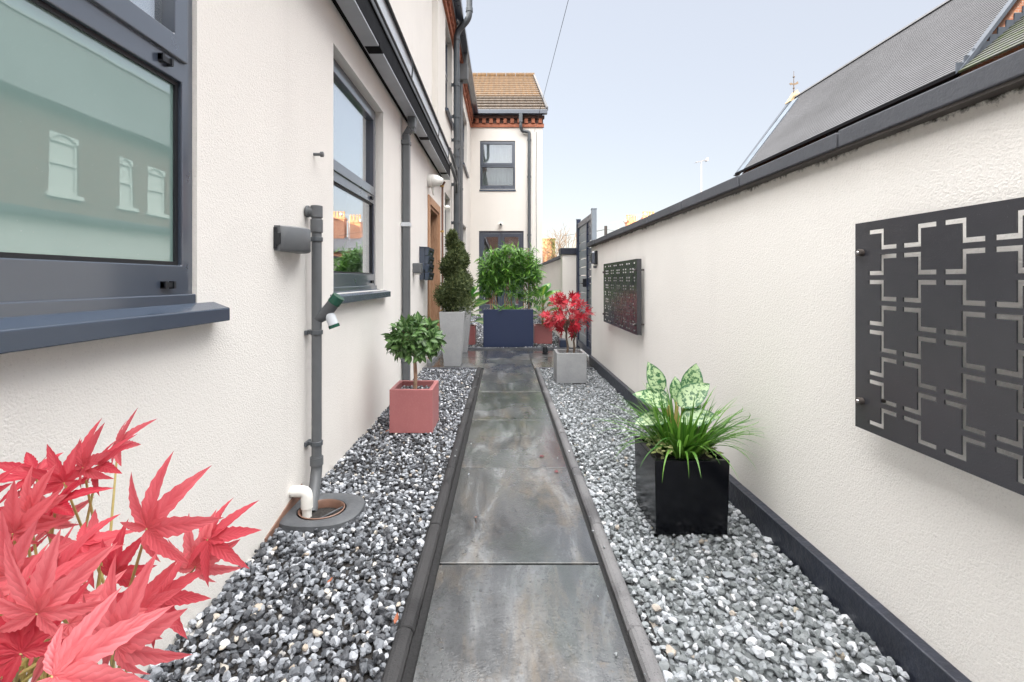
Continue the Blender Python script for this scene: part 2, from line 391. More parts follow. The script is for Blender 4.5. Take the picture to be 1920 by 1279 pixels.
def glass(name, tint=(.9, .95, .95), f0=.42, rough=.0):
    t = NT(name); t.t.nodes.remove(t.p)
    tr = t.n('ShaderNodeBsdfTransparent'); tr.inputs[0].default_value = (*tint, 1)
    gl = t.n('ShaderNodeBsdfGlossy'); gl.inputs['Roughness'].default_value = rough; gl.inputs['Color'].default_value = (.95, .97, 1, 1)
    lw = t.n('ShaderNodeLayerWeight'); lw.inputs['Blend'].default_value = .5; fr = t.n('ShaderNodeMath', operation='MULTIPLY_ADD'); t.l(t.math('POWER', lw.outputs['Facing'], 3.0), fr.inputs[0]); fr.inputs[1].default_value = 1 - f0; fr.inputs[2].default_value = f0
    mx = t.n('ShaderNodeMixShader'); t.l(fr.outputs[0], mx.inputs[0]); t.l(tr.outputs[0], mx.inputs[1]); t.l(gl.outputs[0], mx.inputs[2]); t.l(mx.outputs[0], t.out.inputs[0])
    return t.m
M['glass'] = glass('window_glass')
def frosted():
    t = NT('frosted_film_pane'); X, Y, Z = t.xyz()
    n = t.noise(2, 3); sp = t.noise(240, 2)
    t.set(color=t.mix(t.ramp(sp, [(.72, 0), (.8, .4)]), t.ramp(n, [(.3, (.185, .295, .272)), (.7, (.21, .325, .30))]), (.7, .75, .72)), rough=.03, spec=.5, ior=1.5)
    t.p.inputs['Roughness'].default_value = .5
    gl = t.n('ShaderNodeBsdfGlossy'); gl.inputs['Roughness'].default_value = 0.0; gl.inputs['Color'].default_value = (.90, .97, .95, 1)
    rb = t.n('ShaderNodeBump'); rb.inputs['Strength'].default_value = .025; rb.inputs['Distance'].default_value = .02; t.l(t.noise(2.5, 2), rb.inputs['Height']); t.l(rb.outputs[0], gl.inputs['Normal'])
    mx = t.n('ShaderNodeMixShader'); lw = t.n('ShaderNodeLayerWeight'); lw.inputs['Blend'].default_value = .5
    f = t.n('ShaderNodeMath', operation='MULTIPLY_ADD'); t.l(t.math('POWER', lw.outputs['Facing'], 3.0), f.inputs[0]); f.inputs[1].default_value = .7; f.inputs[2].default_value = .27
    t.l(f.outputs[0], mx.inputs[0]); t.l(t.p.outputs[0], mx.inputs[1]); t.l(gl.outputs[0], mx.inputs[2]); t.l(mx.outputs[0], t.out.inputs[0])
    return t.m
M['film'] = frosted()
M['curtain'] = simple('white_curtain', (.72, .72, .70), .9, .05, 3)
M['room'] = simple('dim_room_wall', (.30, .34, .31), .9, .1, 2)
M['navy'] = simple('navy_gate_paint', (.030, .042, .075), .3, .12, 4)
M['gate_grey'] = simple('grey_gate_slat', (.22, .255, .29), .35, .1, 4)
M['plinth'] = simple('dark_plinth_paint', (.022, .026, .04), .38, .4, 9, .004, 40)
M['panel'] = None
def panelm():
    t = NT('charcoal_powder_coat'); f = t.noise(300, 2); b = t.noise(5, 5)
    c = t.ramp(b, [(.3, (.036, .037, .043)), (.7, (.046, .047, .055))])
    t.set(color=t.mix(t.ramp(f, [(.70, 0), (.78, .4)]), c, (.16, .16, .17)), rough=.22, spec=.6); t.bump(f, .0004); return t.m
M['panel'] = panelm()
def leafm(name, dark, light, rib=None, rough=.4, trans=.25, blotch=None, spec=.4, veins=False, margin=None):
    t = NT(name); isl = t.island(); r = t.attr('rib')
    c = t.ramp(isl, [(0, dark), (.6, tuple((a + b) / 2 for a, b in zip(dark, light))), (1, light)])
    if rib: c = t.mix(t.ramp(r, [(.55, 0), (.97, .75)]), c, rib)
    if blotch: c = t.mix(t.ramp(t.noise(blotch[1], 5, .65, None, .5), [(blotch[2], 0), (blotch[2] + .06, .95)]), c, blotch[0])
    if margin: c = t.mix(t.ramp(t.math('ADD', r, t.math('MULTIPLY', t.noise(90, 3), .25)), [(.16, .95), (.36, 0)]), c, margin)
    if veins:
        w = t.math('ABSOLUTE', t.math('SINE', t.math('MULTIPLY', t.math('SUBTRACT', t.math('MULTIPLY', t.attr('along'), 8.0), t.math('MULTIPLY', t.math('SUBTRACT', 1.0, r), 2.2)), math.pi)))
        c = t.mix(t.ramp(w, [(0, .26), (.16, .0)]), c, tuple(x * .6 for x in dark)); t.bump(w, .0006, .4)
        c = t.mix(t.ramp(t.noise(38, 4, .6), [(.35, .3), (.65, 0)]), c, dark)
    t.set(color=c, rough=rough, spec=spec)
    if trans:
        td = t.n('ShaderNodeBsdfTranslucent'); t.l(c, td.inputs[0]); mx = t.n('ShaderNodeMixShader'); mx.inputs[0].default_value = trans
        t.l(t.p.outputs[0], mx.inputs[1]); t.l(td.outputs[0], mx.inputs[2]); t.l(mx.outputs[0], t.out.inputs[0])
    return t.m
M['maple'] = leafm('red_maple_leaf', (.50, .024, .05), (.88, .26, .285), (.62, .10, .12), .48, .5, veins=True)
M['maple_far'] = leafm('scarlet_maple_leaf', (.24, .006, .014), (.60, .03, .055), None, .45, .3)
M['bay'] = leafm('bay_leaf', (.03, .085, .022), (.12, .235, .065), (.22, .33, .14), .35, .25)
M['bamboo'] = leafm('bamboo_leaf', (.020, .085, .018), (.20, .42, .065), None, .35, .35)
M['topiary'] = leafm('conifer_foliage', (.026, .048, .018), (.17, .205, .075), None, .7, .2)
M['dieff'] = leafm('broad_leaf_yellow_green', (.035, .17, .03), (.10, .30, .045), (.44, .56, .10), .3, .35)
M['varieg'] = leafm('variegated_leaf', (.36, .50, .27), (.48, .60, .36), None, .3, .25, ((.03, .12, .045), 62, .49), margin=(.03, .13, .05))
M['grass'] = leafm('grass_blade', (.035, .12, .014), (.17, .36, .05), None, .4, .3)
M['sprig'] = leafm('pale_sprig', (.30, .36, .12), (.50, .52, .25), None, .5, .2)
M['bark'] = simple('grey_brown_bark', (.13, .095, .07), .85, .35, 30, .003, 90)
M['bark_bay'] = simple('tan_bark', (.34, .22, .15), .8, .35, 30, .003, 120)
M['cane'] = simple('bamboo_cane', (.42, .27, .15), .5, .25, 14)
M['twig_green'] = simple('olive_stalk', (.36, .30, .10), .6, .2, 20)
M['twig_warm'] = simple('bare_branch', (.30, .20, .12), .9, .2, 3)
M['pot_clay'] = simple('chimney_pot_clay', (.42, .25, .14), .85, .2, 3)
M['aerial'] = simple('aerial_aluminium', (.38, .38, .40), .5, .1, 4)
M['iron'] = simple('rusty_iron', (.06, .05, .045), .7, .3, 10)
M['church_window'] = simple('dimmed_window_paint', (.42, .42, .40), .6, .05, 3)  # white paint darkened so its mirror image in the frosted pane looks faint
M['grit'] = simple('grey_grit', (.12, .13, .135), .9, .4, 60, .004, 120)
M['fallen_red'] = simple('dull_red_leaf', (.17, .03, .035), .5, .3, 40)
M['fallen'] = simple('orange_fallen_leaf', (.26, .075, .03), .6, .3, 40)
M['white_paint'] = simple('white_window_paint', (.74, .73, .70), .5, .05, 3)
M['cable'] = simple('black_cable', (.012, .014, .018), .4, .1, 5)
# ------------------------------------------------------------------ ground, path, kerbs, gravel
def sheet(name, x0, x1, y0, y1, z, m):
    mb = MB(); mb.add([(x0,y0,z),(x1,y0,z),(x1,y1,z),(x0,y1,z)], [(0,1,2,3)]); o = mb.build(name, m, fix=False); setp(o, kind='structure'); return o
sheet('ground', -900, 900, -900, 900, -.06, M['ground'])
sheet('road', -60, 60, -11.5, -4.2, -.045, M['road'])
def slabs(name, cells, top=0.0, th=.022):
    mb = MB()
    for (x0, x1, y0, y1) in cells:
        t = top + random.uniform(-.0015, .0015)
        mb.box(x0, x1, y0, y1, t - th, t)
    o = mb.build(name, M['slab'], bevel=.001, seg=1); setp(o, kind='structure'); return o
PX0, PX1, JOINTS = -.246, .362, [-1.84, -.94, -.04, .86, 1.76, 2.66, 3.565, 4.46, 5.36, 6.26, 7.17]
g = .005
slabs('path', [(PX0, PX1, a + g, b - g) for a, b in zip(JOINTS[:-1], JOINTS[1:])])
slabs('patio', [(-1.0, -.62, 5.70, 6.42), (-.612, -.25, 5.70, 6.42), (-1.0, -.25, 6.43, 7.17), (.370, .75, 5.70, 6.22), (.757, 1.108, 5.70, 6.22), (.370, 1.108, 6.227, 7.17), (1.114, 1.45, 6.1, 7.5)], -.001)
mb = MB(); mb.box(-.36, .47, -1.9, 7.2, -.055, -.018); setp(mb.build('path_bed', M['rubber_dark']), kind='structure')
def kerb(x0, x1, top, km):
    mb = MB(); y = -1.6; w = x1 - x0
    while y < 5.6:
        y1 = min(y + .605, 5.69); dx = random.uniform(-.0025, .0025); dz = random.uniform(-.002, .002)
        prof = [(x0+dx, -.05), (x1+dx, -.05), (x1+dx, top-.016+dz), (x1+dx-w*.14, top-.005+dz), (x1+dx-w*.35, top+dz), (x0+dx+w*.35, top+dz), (x0+dx+w*.14, top-.005+dz), (x0+dx, top-.016+dz)]
        mb.prism(prof, 1, y + .002, y1 - .002); y = y1
    setp(mb.build('kerb', km, bevel=.003, seg=1), kind='structure')
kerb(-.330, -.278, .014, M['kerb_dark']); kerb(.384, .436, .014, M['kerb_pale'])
mb = MB(); mb.box(-1.0, -.36, 5.655, 5.697, -.05, .004); mb.box(.44, 1.10, 5.655, 5.697, -.05, .004)
mb.box(-1.02, 1.10, 7.18, 7.24, -.05, .022); setp(mb.build('kerb', M['coping'], bevel=.004), kind='structure')

import bmesh
def stone_templates(n, sub):
    out = []
    for i in range(n):
        bm = bmesh.new(); bmesh.ops.create_icosphere(bm, subdivisions=sub, radius=.5)
        V = np.array([v.co[:] for v in bm.verts]); F = np.array([[v.index for v in f.verts] for f in bm.faces]); bm.free()
        for k in range(10):
            d = rng.normal(size=3); d /= np.linalg.norm(d); c = rng.uniform(.20, .38)
            h = V @ d; V = V - np.outer(np.maximum(h - c, 0), d)
        V += rng.normal(size=V.shape) * (.02 if sub > 1 else .035)
        out.append((V, F))
    return out
ST_HI, ST_LO = stone_templates(14, 2), stone_templates(14, 1)
def rot_rand(n):
    q = rng.normal(size=(n, 4)); q /= np.linalg.norm(q, axis=1)[:, None]; w, x, y, z = q.T
    return np.stack([np.stack([1-2*(y*y+z*z), 2*(x*y-z*w), 2*(x*z+y*w)], 1), np.stack([2*(x*y+z*w), 1-2*(x*x+z*z), 2*(y*z-x*w)], 1), np.stack([2*(x*z-y*w), 2*(y*z+x*w), 1-2*(x*x+y*y)], 1)], 1)
def scatter(P, S, tmpl, V, F, off):
    n = len(P); ti = rng.integers(0, len(tmpl), n); Rm = rot_rand(n)
    for k in range(len(tmpl)):
        ix = np.where(ti == k)[0]
        if not len(ix): continue
        tv, tf = tmpl[k]
        an = rng.uniform(.62, 1.12, (len(ix), 3))
        v = (tv[None] * an[:, None, :]); v = np.einsum('nij,nvj->nvi', Rm[ix], v)
        v[:, :, 2] *= .82
        v = v * S[ix][:, None, None] + P[ix][:, None, :]
        nv = len(tv)
        f = tf[None] + (np.arange(len(ix)) * nv)[:, None, None] + off
        V.append(v.reshape(-1, 3)); F.append(f.reshape(-1, 3)); off += nv * len(ix)
    return off
def fast_mesh(name, V, F, mats, parent=None):
    V = np.concatenate(V).astype(np.float32); F = np.concatenate(F).astype(np.int32)
    if parent is not None: V = V - np.array(OFF[parent.name], np.float32)
    me = bpy.data.meshes.new(name); me.vertices.add(len(V)); me.vertices.foreach_set('co', V.ravel())
    me.loops.add(F.size); me.loops.foreach_set('vertex_index', F.ravel())
    me.polygons.add(len(F)); me.polygons.foreach_set('loop_start', np.arange(0, F.size, 3, dtype=np.int32))
    me.update(calc_edges=True); me.validate()
    for m in mats: me.materials.append(m)
    o = bpy.data.objects.new(name, me); col.objects.link(o)
    if parent is not None: o.parent = parent; OFF[o.name] = OFF[parent.name]
    return o
def keep_out(P):
    x, y = P[:, 0], P[:, 1]; k = np.ones(len(P), bool)
    for (x0, x1, y0, y1) in [(-.80, -.52, 3.29, 3.57), (.665, .94, 1.98, 2.25), (.57, .85, 4.87, 5.13), (-.32, .46, 7.45, 7.8), (-.77, -.5, 7.75, 8.02), (.53, .8, 7.86, 8.12)]:
        k &= ~((x > x0) & (x < x1) & (y > y0) & (y < y1))
    k &= ~((((x + .86) / .185) ** 2 + ((y - 2.17) / .165) ** 2 < 1) & (x < .0))
    return P[k]
def bed(name, x0, x1, y0, y1, mat, label, cat, far=False, top=.006):
    V, F, off = [], [], 0
    bands = [(y0, min(y1, 2.6), .0205, .029, ST_HI), (max(y0, 2.6), y1, .0235, .029, ST_LO)] if not far else [(y0, 9.5, .032, .036, ST_LO), (9.5, y1, .055, .058, ST_LO)]
    for (a, b, sp, size, tm) in bands:
        if b <= a: continue
        for layer in range(2):
            xs = np.arange(x0, x1, sp); ys = np.arange(a, b, sp); X, Y = np.meshgrid(xs, ys); n = X.size
            P = np.stack([X.ravel() + rng.uniform(-.6, .6, n) * sp, Y.ravel() + rng.uniform(-.6, .6, n) * sp, np.zeros(n)], 1)
            S = size * np.exp(rng.normal(0, .24, n)); S = np.clip(S, size * .6, size * 1.75)
            P[:, 2] = (top - .004 if layer else top - .018) - S * .33 + rng.uniform(-.005, .005, n) + .006 * np.sin(P[:, 0] * 9 + P[:, 1] * 4) * np.sin(P[:, 1] * 6.1)
            P[:, 0] = np.clip(P[:, 0], x0 + .012, x1 - .012)
            if layer: sel = rng.uniform(size=n) < .62
            else: sel = np.ones(n, bool)
            P, S = P[sel], S[sel]
            tag = np.arange(len(P)); Pk = keep_out(np.column_stack([P, S])); P, S = Pk[:, :3], Pk[:, 3]
            off = scatter(P, S, tm, V, F, off)
    o = fast_mesh(name, V, F, [mat]); o.data.shade_flat(); setp(o, label, cat, kind='stuff')
    mb = MB(); mb.add([(x0,y0,-.03),(x1,y0,-.03),(x1,y1,-.03),(x0,y1,-.03)], [(0,1,2,3)])
    setp(mb.build('gravel_bed', M['grit'] if mat is M['gravel_pale'] else M['soil'], fix=False), kind='structure'); return o
bed('gravel', -.998, -.328, .35, 5.66, M['gravel_dark'], 'dark grey and white crushed gravel between the house wall and the path', 'gravel')
bed('gravel', .434, 1.112, .35, 5.66, M['gravel_pale'], 'pale grey green gravel between the path and the garden wall', 'gravel', top=.004)
bed('gravel', -1.03, 1.06, 7.24, 14.2, M['gravel_dark'], 'mixed gravel round the pots behind the paved cross strip', 'gravel', far=True, top=.012)

# ------------------------------------------------------------------ mapped helpers
def fx(X): return lambda u, v, w: (X + w, u, v)          # wall facing +x: u = y, v = z, w outwards
def fy(Y): return lambda u, v, w: (u, Y - w, v)          # wall facing the camera
def tbox(mb, to, u0, u1, v0, v1, w0, w1):
    return mb.hull8([to(u0,v0,w0),to(u1,v0,w0),to(u1,v0,w1),to(u0,v0,w1),to(u0,v1,w0),to(u1,v1,w0),to(u1,v1,w1),to(u0,v1,w1)])
def sash_window(parent, to, u0, u1, z0, z1, zt, rec=.05, lower=None, upper=None, sill=(.05, .05), label=None, trickle=True, back=True, net=False, clips=True):
    """frame with a fixed lower light and a top-hung upper sash; zt = underside of the transom"""
    mb = MB(); w1 = -rec; w0 = -rec - .065; fw = .05
    lo = (u0 + fw, u1 - fw, z0 + .125, zt); up = (u0 + fw, u1 - fw, zt + .075, z1 - .055)
    mb.plate((u0, u1), (z0, z1), [lo, up], w0, w1, to)
    tbox(mb, to, u0 + .004, u1 - .004, z0, z0 + .035, w1 - .002, w1 + .014)
    win = mb.build('window', M['frame'], parent, bevel=.003)
    if label: win['label'] = label
    mb = MB(); mb.plate((up[0] - .012, up[1] + .012), (up[2] - .012, up[3] + .012), [(up[0] + .048, up[1] - .048, up[2] + .055, up[3] - .045)], w1 - .03, w1 + .012, to)
    mb.build('sash', M['frame'], win, bevel=.003)
    mb = MB(); mb.plate((lo[0] - .002, lo[1] + .002), (lo[2] - .002, lo[3] + .002), [(lo[0] + .012, lo[1] - .012, lo[2] + .012, lo[3] - .012)], w1 - .028, w1 - .012, to)
    mb.build('glazing_bead', M['cable'], win)
    for q, m in ((lo, lower or M['glass']), ((up[0] + .04, up[1] - .04, up[2] + .045, up[3] - .035), upper or M['glass'])):
        mb = MB(); tbox(mb, to, q[0], q[1], q[2], q[3], w1 - .026, w1 - .020); mb.build('pane', m, win)
    if sill:
        mb = MB(); s = sill[0]; e = sill[1]
        mb.hull8([to(u0 - e, z0 - .055, -rec), to(u1 + e, z0 - .055, -rec), to(u1 + e, z0 - .060, s), to(u0 - e, z0 - .060, s),
                  to(u0 - e, z0 + .010, -rec), to(u1 + e, z0 + .010, -rec), to(u1 + e, z0 - .016, s), to(u0 - e, z0 - .016, s)])
        mb.build('sill', M['sill'], win, bevel=.003)
    if trickle and clips:
        for (a, b) in ((u0 + .10, z0 + .065), (u1 - .12, z0 + .065), (u0 + .12, zt + .035), (u1 - .13, zt + .035)):
            mb = MB(); tbox(mb, to, a - .022, a + .022, b - .008, b + .008, w1 - .002, w1 + .012)
            tbox(mb, to, a - .022, a - .014, b - .011, b + .011, w1 - .001, w1 + .016); tbox(mb, to, a + .014, a + .022, b - .011, b + .011, w1 - .001, w1 + .016)
            mb.build('drain_cap', M['cable'], win)
    if net:
        mb = MB(); n = 60; us = np.linspace(u0, u1, n); V = []
        for u in us:
            d = -rec - .16 + .018 * math.sin(u * 41) + .008 * math.sin(u * 97 + 1)
            V += [to(u, z0, d), to(u, z1, d)]
        mb.add(V, [(2*i, 2*i+2, 2*i+3, 2*i+1) for i in range(n - 1)]); mb.build('curtain', M['curtain'], win, smooth=True, fix=False)
    if back:
        mb = MB(); a, b, c, d = u0 - .3, u1 + .3, z0 - .6, z1 + .3; D = -1.6
        P = [to(a, c, -.32), to(b, c, -.32), to(b, d, -.32), to(a, d, -.32), to(a, c, D), to(b, c, D), to(b, d, D), to(a, d, D)]
        mb.add(P, [(4,5,6,7), (0,1,5,4), (2,3,7,6), (1,2,6,5), (3,0,4,7)]); mb.build('room', M['room'], win, fix=False)
    return win

# ------------------------------------------------------------------ near house on the left
nh = thing('house', 'white rendered house with large grey windows and black gutter along the left of the path', 'house', (-1.0, 3.0, 0))
W1, W2 = (-.12, 1.506, 1.0, 2.47), (2.71, 3.83, 1.0, 2.47)
D1 = (6.16, 7.02, .04, 2.09)
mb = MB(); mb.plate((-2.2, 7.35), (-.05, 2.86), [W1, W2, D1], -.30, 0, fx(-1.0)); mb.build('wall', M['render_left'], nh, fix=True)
mb = MB(); mb.box(-1.40, -1.12, 3.9, 7.2, 2.8, 6.2); mb.box(-7.2, -1.40, 3.9, 4.2, 2.8, 6.2); mb.build('upper_wall', M['render_left'], nh)  # unseen near storey left off so more sky light reaches the garden wall
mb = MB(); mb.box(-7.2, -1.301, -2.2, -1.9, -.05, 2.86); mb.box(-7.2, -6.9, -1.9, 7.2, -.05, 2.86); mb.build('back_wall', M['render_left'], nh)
mb = MB(); mb.box(-7.2, -1.12, -2.2, 3.9, 2.861, 2.95); mb.build('flat_roof', M['lead'], nh)
mb = MB(); mb.prism([(-.85, 6.2), (-4.2, 9.0), (-7.5, 6.2), (-7.5, 6.1), (-.85, 6.1)], 1, 3.75, 7.18); mb.build('roof', M['slate'], nh)
T1 = sash_window(nh, fx(-1.0), *W1, 1.70, .014, M['film'], M['glass'], (.055, .09), 'large window with frosted green lower pane', net=False)
T2 = sash_window(nh, fx(-1.0), *W2, 1.70, .065, None, None, (.05, .05), 'tall window with clear panes', net=False)
mb = MB(); mb.box(-1.135, -1.128, 2.72, 3.82, 1.80, 2.46); mb.build('roller_blind', M['curtain'], T2)
# gutter run, from the wall outwards
Y0, Y1 = -1.2, 7.35
mb = MB(); mb.box(-1.03, -.957, Y0, Y1, 2.70, 2.95); mb.build('fascia', M['black_plastic'], nh, bevel=.003)
mb = MB(); mb.box(-.957, -.853, Y0, Y1, 2.672, 2.684); mb.box(-.957, -.945, Y0, Y1, 2.684, 2.80); mb.build('gutter_underside', M['gutter_reflection'], nh)
mb = MB(); mb.box(-.866, -.852, Y0, Y1 - .01, 2.6845, 2.852); mb.box(-.866, -.843, Y0, Y1 - .01, 2.838, 2.856)
for y in (1.35, 3.2, 5.2, 6.9): mb.box(-.95, -.847, y - .05, y + .05, 2.668, 2.70)
mb.build('gutter', M['black_plastic'], nh, bevel=.003)
mb = MB(); mb.box(-1.12, -.868, Y0, Y1, 2.86, 2.945); mb.build('roof_edge', M['rubber'], nh, bevel=.004)
mb = MB(); mb.box(-.935, -.918, Y0, 7.75, 2.946, 3.245); mb.build('wall_sheen_board', M['light_grey'], nh, bevel=.003)  # added pale board standing in for the sheen on the upper wall
for (x, z) in ((-.885, 2.985), (-.905, 3.235)):
    mb = MB(); mb.tube([(x, Y0, z), (x, 4, z + .003), (x, 7.6, z)], .0155, 10); mb.build('edge_rail', M['cable'], nh, smooth=True)
for y in (.9, 2.6, 4.4, 6.2, 7.3):
    mb = MB(); mb.tube([(-.915, y, 2.96), (-.878, y, 2.99), (-.872, y + .02, 3.12), (-.90, y, 3.25)], .007, 6); mb.build('rail_clip', M['cable'], nh, smooth=True)
# oak door
mb = MB(); to = fx(-1.0)
mb.plate((6.05, 7.13), (.04, 2.20), [(6.16, 7.02, 0, 2.09)], .0, .022, to)
tbox(mb, to, 6.16, 6.20, .04, 2.09, -.2, .003); tbox(mb, to, 6.98, 7.02, .04, 2.09, -.2, .003); tbox(mb, to, 6.20, 6.98, 2.05, 2.09, -.2, .003)
df = mb.build('door_frame', M['wood'], nh, bevel=.003)
mb = MB(); tbox(mb, to, 6.20, 6.98, .06, 2.05, -.16, -.11); mb.build('door', M['navy'], df, bevel=.003)
mb = MB(); tbox(mb, to, 6.28, 6.33, .95, 1.25, -.115, -.06); mb.build('door_handle', M['brass'], df, bevel=.004)
mb = MB(); mb.box(-1.2, -.93, 6.0, 7.16, -.04, .05); mb.build('threshold', M['concrete'], nh, bevel=.008)

# pipes on the near house
def pipe(name, pts, r, m, parent, sq=False, seg=14):
    mb = MB(); mb.tube(pts, r, seg); return mb.build(name, m, parent, smooth=True, angle=60)
def collar(parent, x, y, z, r, h, m, name='collar', wall=None):
    mb = MB(); mb.lathe([(r, -h/2), (r, h/2)], (x, y, z), seg=20)
    if wall is not None: mb.box(wall, x, y - .012, y + .012, z - h/2 + .002, z + h/2 - .002); mb.box(wall, wall + .012, y - .03, y + .03, z - h/2, z + h/2)
    return mb.build(name, m, parent, smooth=True, bevel=.002)
dp = thing('downpipe', 'square grey downpipe on the white wall between the tall window and the letterboxes', 'downpipe', (-.955, 4.53, 0))
mb = MB(); mb.box(-.99, -.922, 4.496, 4.564, -.01, 2.50)
mb.build('pipe', M['grey_plastic'], dp, bevel=.008)
mb = MB(); mb.hull8([(-.99,4.496,2.50),(-.922,4.496,2.50),(-.922,4.564,2.50),(-.99,4.564,2.50),(-.94,4.496,2.585),(-.905,4.496,2.53),(-.905,4.564,2.53),(-.94,4.564,2.585)])
mb.hull8([(-.905,4.494,2.53),(-.868,4.494,2.52),(-.868,4.566,2.52),(-.905,4.566,2.53),(-.94,4.494,2.587),(-.868,4.494,2.60),(-.868,4.566,2.60),(-.94,4.566,2.587)])
mb.box(-.938, -.862, 4.49, 4.57, 2.56, 2.70); mb.build('elbow', M['grey_plastic'], dp, bevel=.008)
for z in (2.42, 1.62, .30):
    mb = MB(); mb.box(-1.0, -.916, 4.488, 4.572, z - .02, z + .02); mb.build('clip', M['light_grey'] if z < 2 and z > 1 else M['grey_plastic'], dp, bevel=.004)

wp = thing('waste_pipe', 'thin round grey pipe with a bent top beside the curved wall light', 'pipe', (-.95, 2.34, 0))
pts = fillet([(-1.0, 2.33, 1.425), (-.948, 2.34, 1.425), (-.948, 2.34, 1.30)], .02) + [(-.948, 2.34, .17)]
pipe('pipe', pts, .0245, M['grey_plastic'], wp, seg=18)
mb = MB(); mb.lathe([(.030, -.035), (.030, .03)], (-.948, 2.34, 1.355), seg=20); mb.lathe([(.030, 0), (.030, .012)], (-.995, 2.332, 1.425), 'x', 20)
mb.lathe([(.029, -.03), (.029, .03)], (-.948, 2.34, 1.425), seg=20); mb.build('elbow', M['grey_plastic'], wp, smooth=True, bevel=.002)
for z in (1.285, .815, .255): collar(wp, -.948, 2.34, z, .030, .022, M['dark_pipe'], 'bracket', -1.0)
pipe('offset_bend', [(-.948, 2.34, .19), (-.948, 2.34, .13), (-.944, 2.32, .09), (-.935, 2.27, .02), (-.925, 2.22, -.035)], .0275, M['grey_plastic'], wp)
mb = MB(); mb.lathe([(.032, -.02), (.032, .02)], (-.948, 2.34, .165), seg=20); mb.build('collar', M['grey_plastic'], wp, smooth=True)
br = pipe('branch', [(-.948, 2.345, .885), (-.915, 2.345, .90), (-.885, 2.345, .935), (-.860, 2.345, .968)], [.03, .03, .03, .03], M['rubber'], wp, seg=18)
pipe('branch_cap', [(-.864, 2.345, .962), (-.838, 2.345, .997)], .033, M['green_cap'], br, seg=20)
b2 = pipe('branch_spur', [(-.895, 2.345, .918), (-.878, 2.345, .888), (-.862, 2.345, .845)], .025, M['light_grey'], br, seg=18)
pipe('spur_ring', [(-.8645, 2.345, .853), (-.859, 2.345, .838)], .0275, M['green_cap'], br, seg=18)

op = thing('overflow_pipe', 'short white plastic elbow pipe emptying into the drain by the wall', 'pipe', (-.96, 2.17, 0))
pipe('pipe', fillet([(-1.0, 2.17, .088), (-.925, 2.17, .088), (-.925, 2.17, -.05)], .02), .0215, M['white_plastic'], op, seg=18)
mb = MB(); mb.lathe([(.0265, -.024), (.0265, .024)], (-.925, 2.17, .035), seg=20); mb.build('collar', M['white_plastic'], op, smooth=True)
pipe('elbow', fillet([(-.992, 2.17, .088), (-.925, 2.17, .088), (-.925, 2.17, .035)], .026), .026, M['white_plastic'], op, seg=20)

gl = thing('drain_gully', 'dark rubber drain surround set in the gravel under the pipes', 'drain', (-.86, 2.17, 0))
mb = MB(); n = 40; V = []
for (ro, z, ex) in ((1.0, -.024, 1), (.97, .006, 1), (.88, .014, 1), (.70, .012, 0), (.62, .004, 0), (.58, -.05, 0), (.56, -.09, 0)):
    for k in range(n):
        a = 2 * math.pi * k / n; p = 2.6 if ex else 2.0
        cx = math.copysign(abs(math.cos(a)) ** (2/p), math.cos(a)); cy = math.copysign(abs(math.sin(a)) ** (2/p), math.sin(a))
        V.append((max(-.999, -.855 + .195 * ro * cx * (1 if ex else .92)), 2.17 + .165 * ro * cy, z))
mb.add(V, [(i*n+k, i*n+(k+1) % n, (i+1)*n+(k+1) % n, (i+1)*n+k) for i in range(6) for k in range(n)] + [tuple(6*n+k for k in range(n))])
mb.build('surround', M['rubber'], gl, smooth=True)
mb = MB(); V = []
for (ro, z) in ((.60, .006), (.575, .009), (.55, .004), (.54, -.03)):
    for k in range(n):
        a = 2 * math.pi * k / n; V.append((max(-.999, -.855 + .175 * ro * math.cos(a)), 2.17 + .16 * ro * math.sin(a), z))
mb.add(V, [(i*n+k, i*n+(k+1) % n, (i+1)*n+(k+1) % n, (i+1)*n+k) for i in range(3) for k in range(n)]); mb.build('clay_rim', M['copper'], gl, smooth=True)
mb = MB(); V = []
for k in range(9):
    t = k / 8; V += [(-.935 + .145 * t, 2.075 + .055 * t + .0, -.05 + .055 * t), (-.86 + .10 * t, 2.165 + .06 * t * (1 - .6 * t), -.05 + .052 * t)]
mb.add(V, [(2*i, 2*i+1, 2*i+3, 2*i+2) for i in range(8)]); o = mb.build('chute', M['rubber'], gl, smooth=True); md = o.modifiers.new('thick', 'SOLIDIFY'); md.thickness = .008
mb = MB()
for k in range(5): mb.box(-.985 + .002*k, -.90, 2.09 + .028 * k, 2.10 + .028 * k, -.072, -.060)
mb.build('grating', M['iron'], gl)

# rust-brown damp course showing at the foot of the wall beside the drain
mb = MB(); mb.hull8([(-1.0,1.93,-.03),(-.992,1.93,-.03),(-.992,2.28,-.03),(-1.0,2.28,-.03),(-1.0,1.93,.0),(-.994,1.93,.0),(-.994,2.28,.075),(-1.0,2.28,.075)]); mb.build('damp_course', M['copper'], nh)

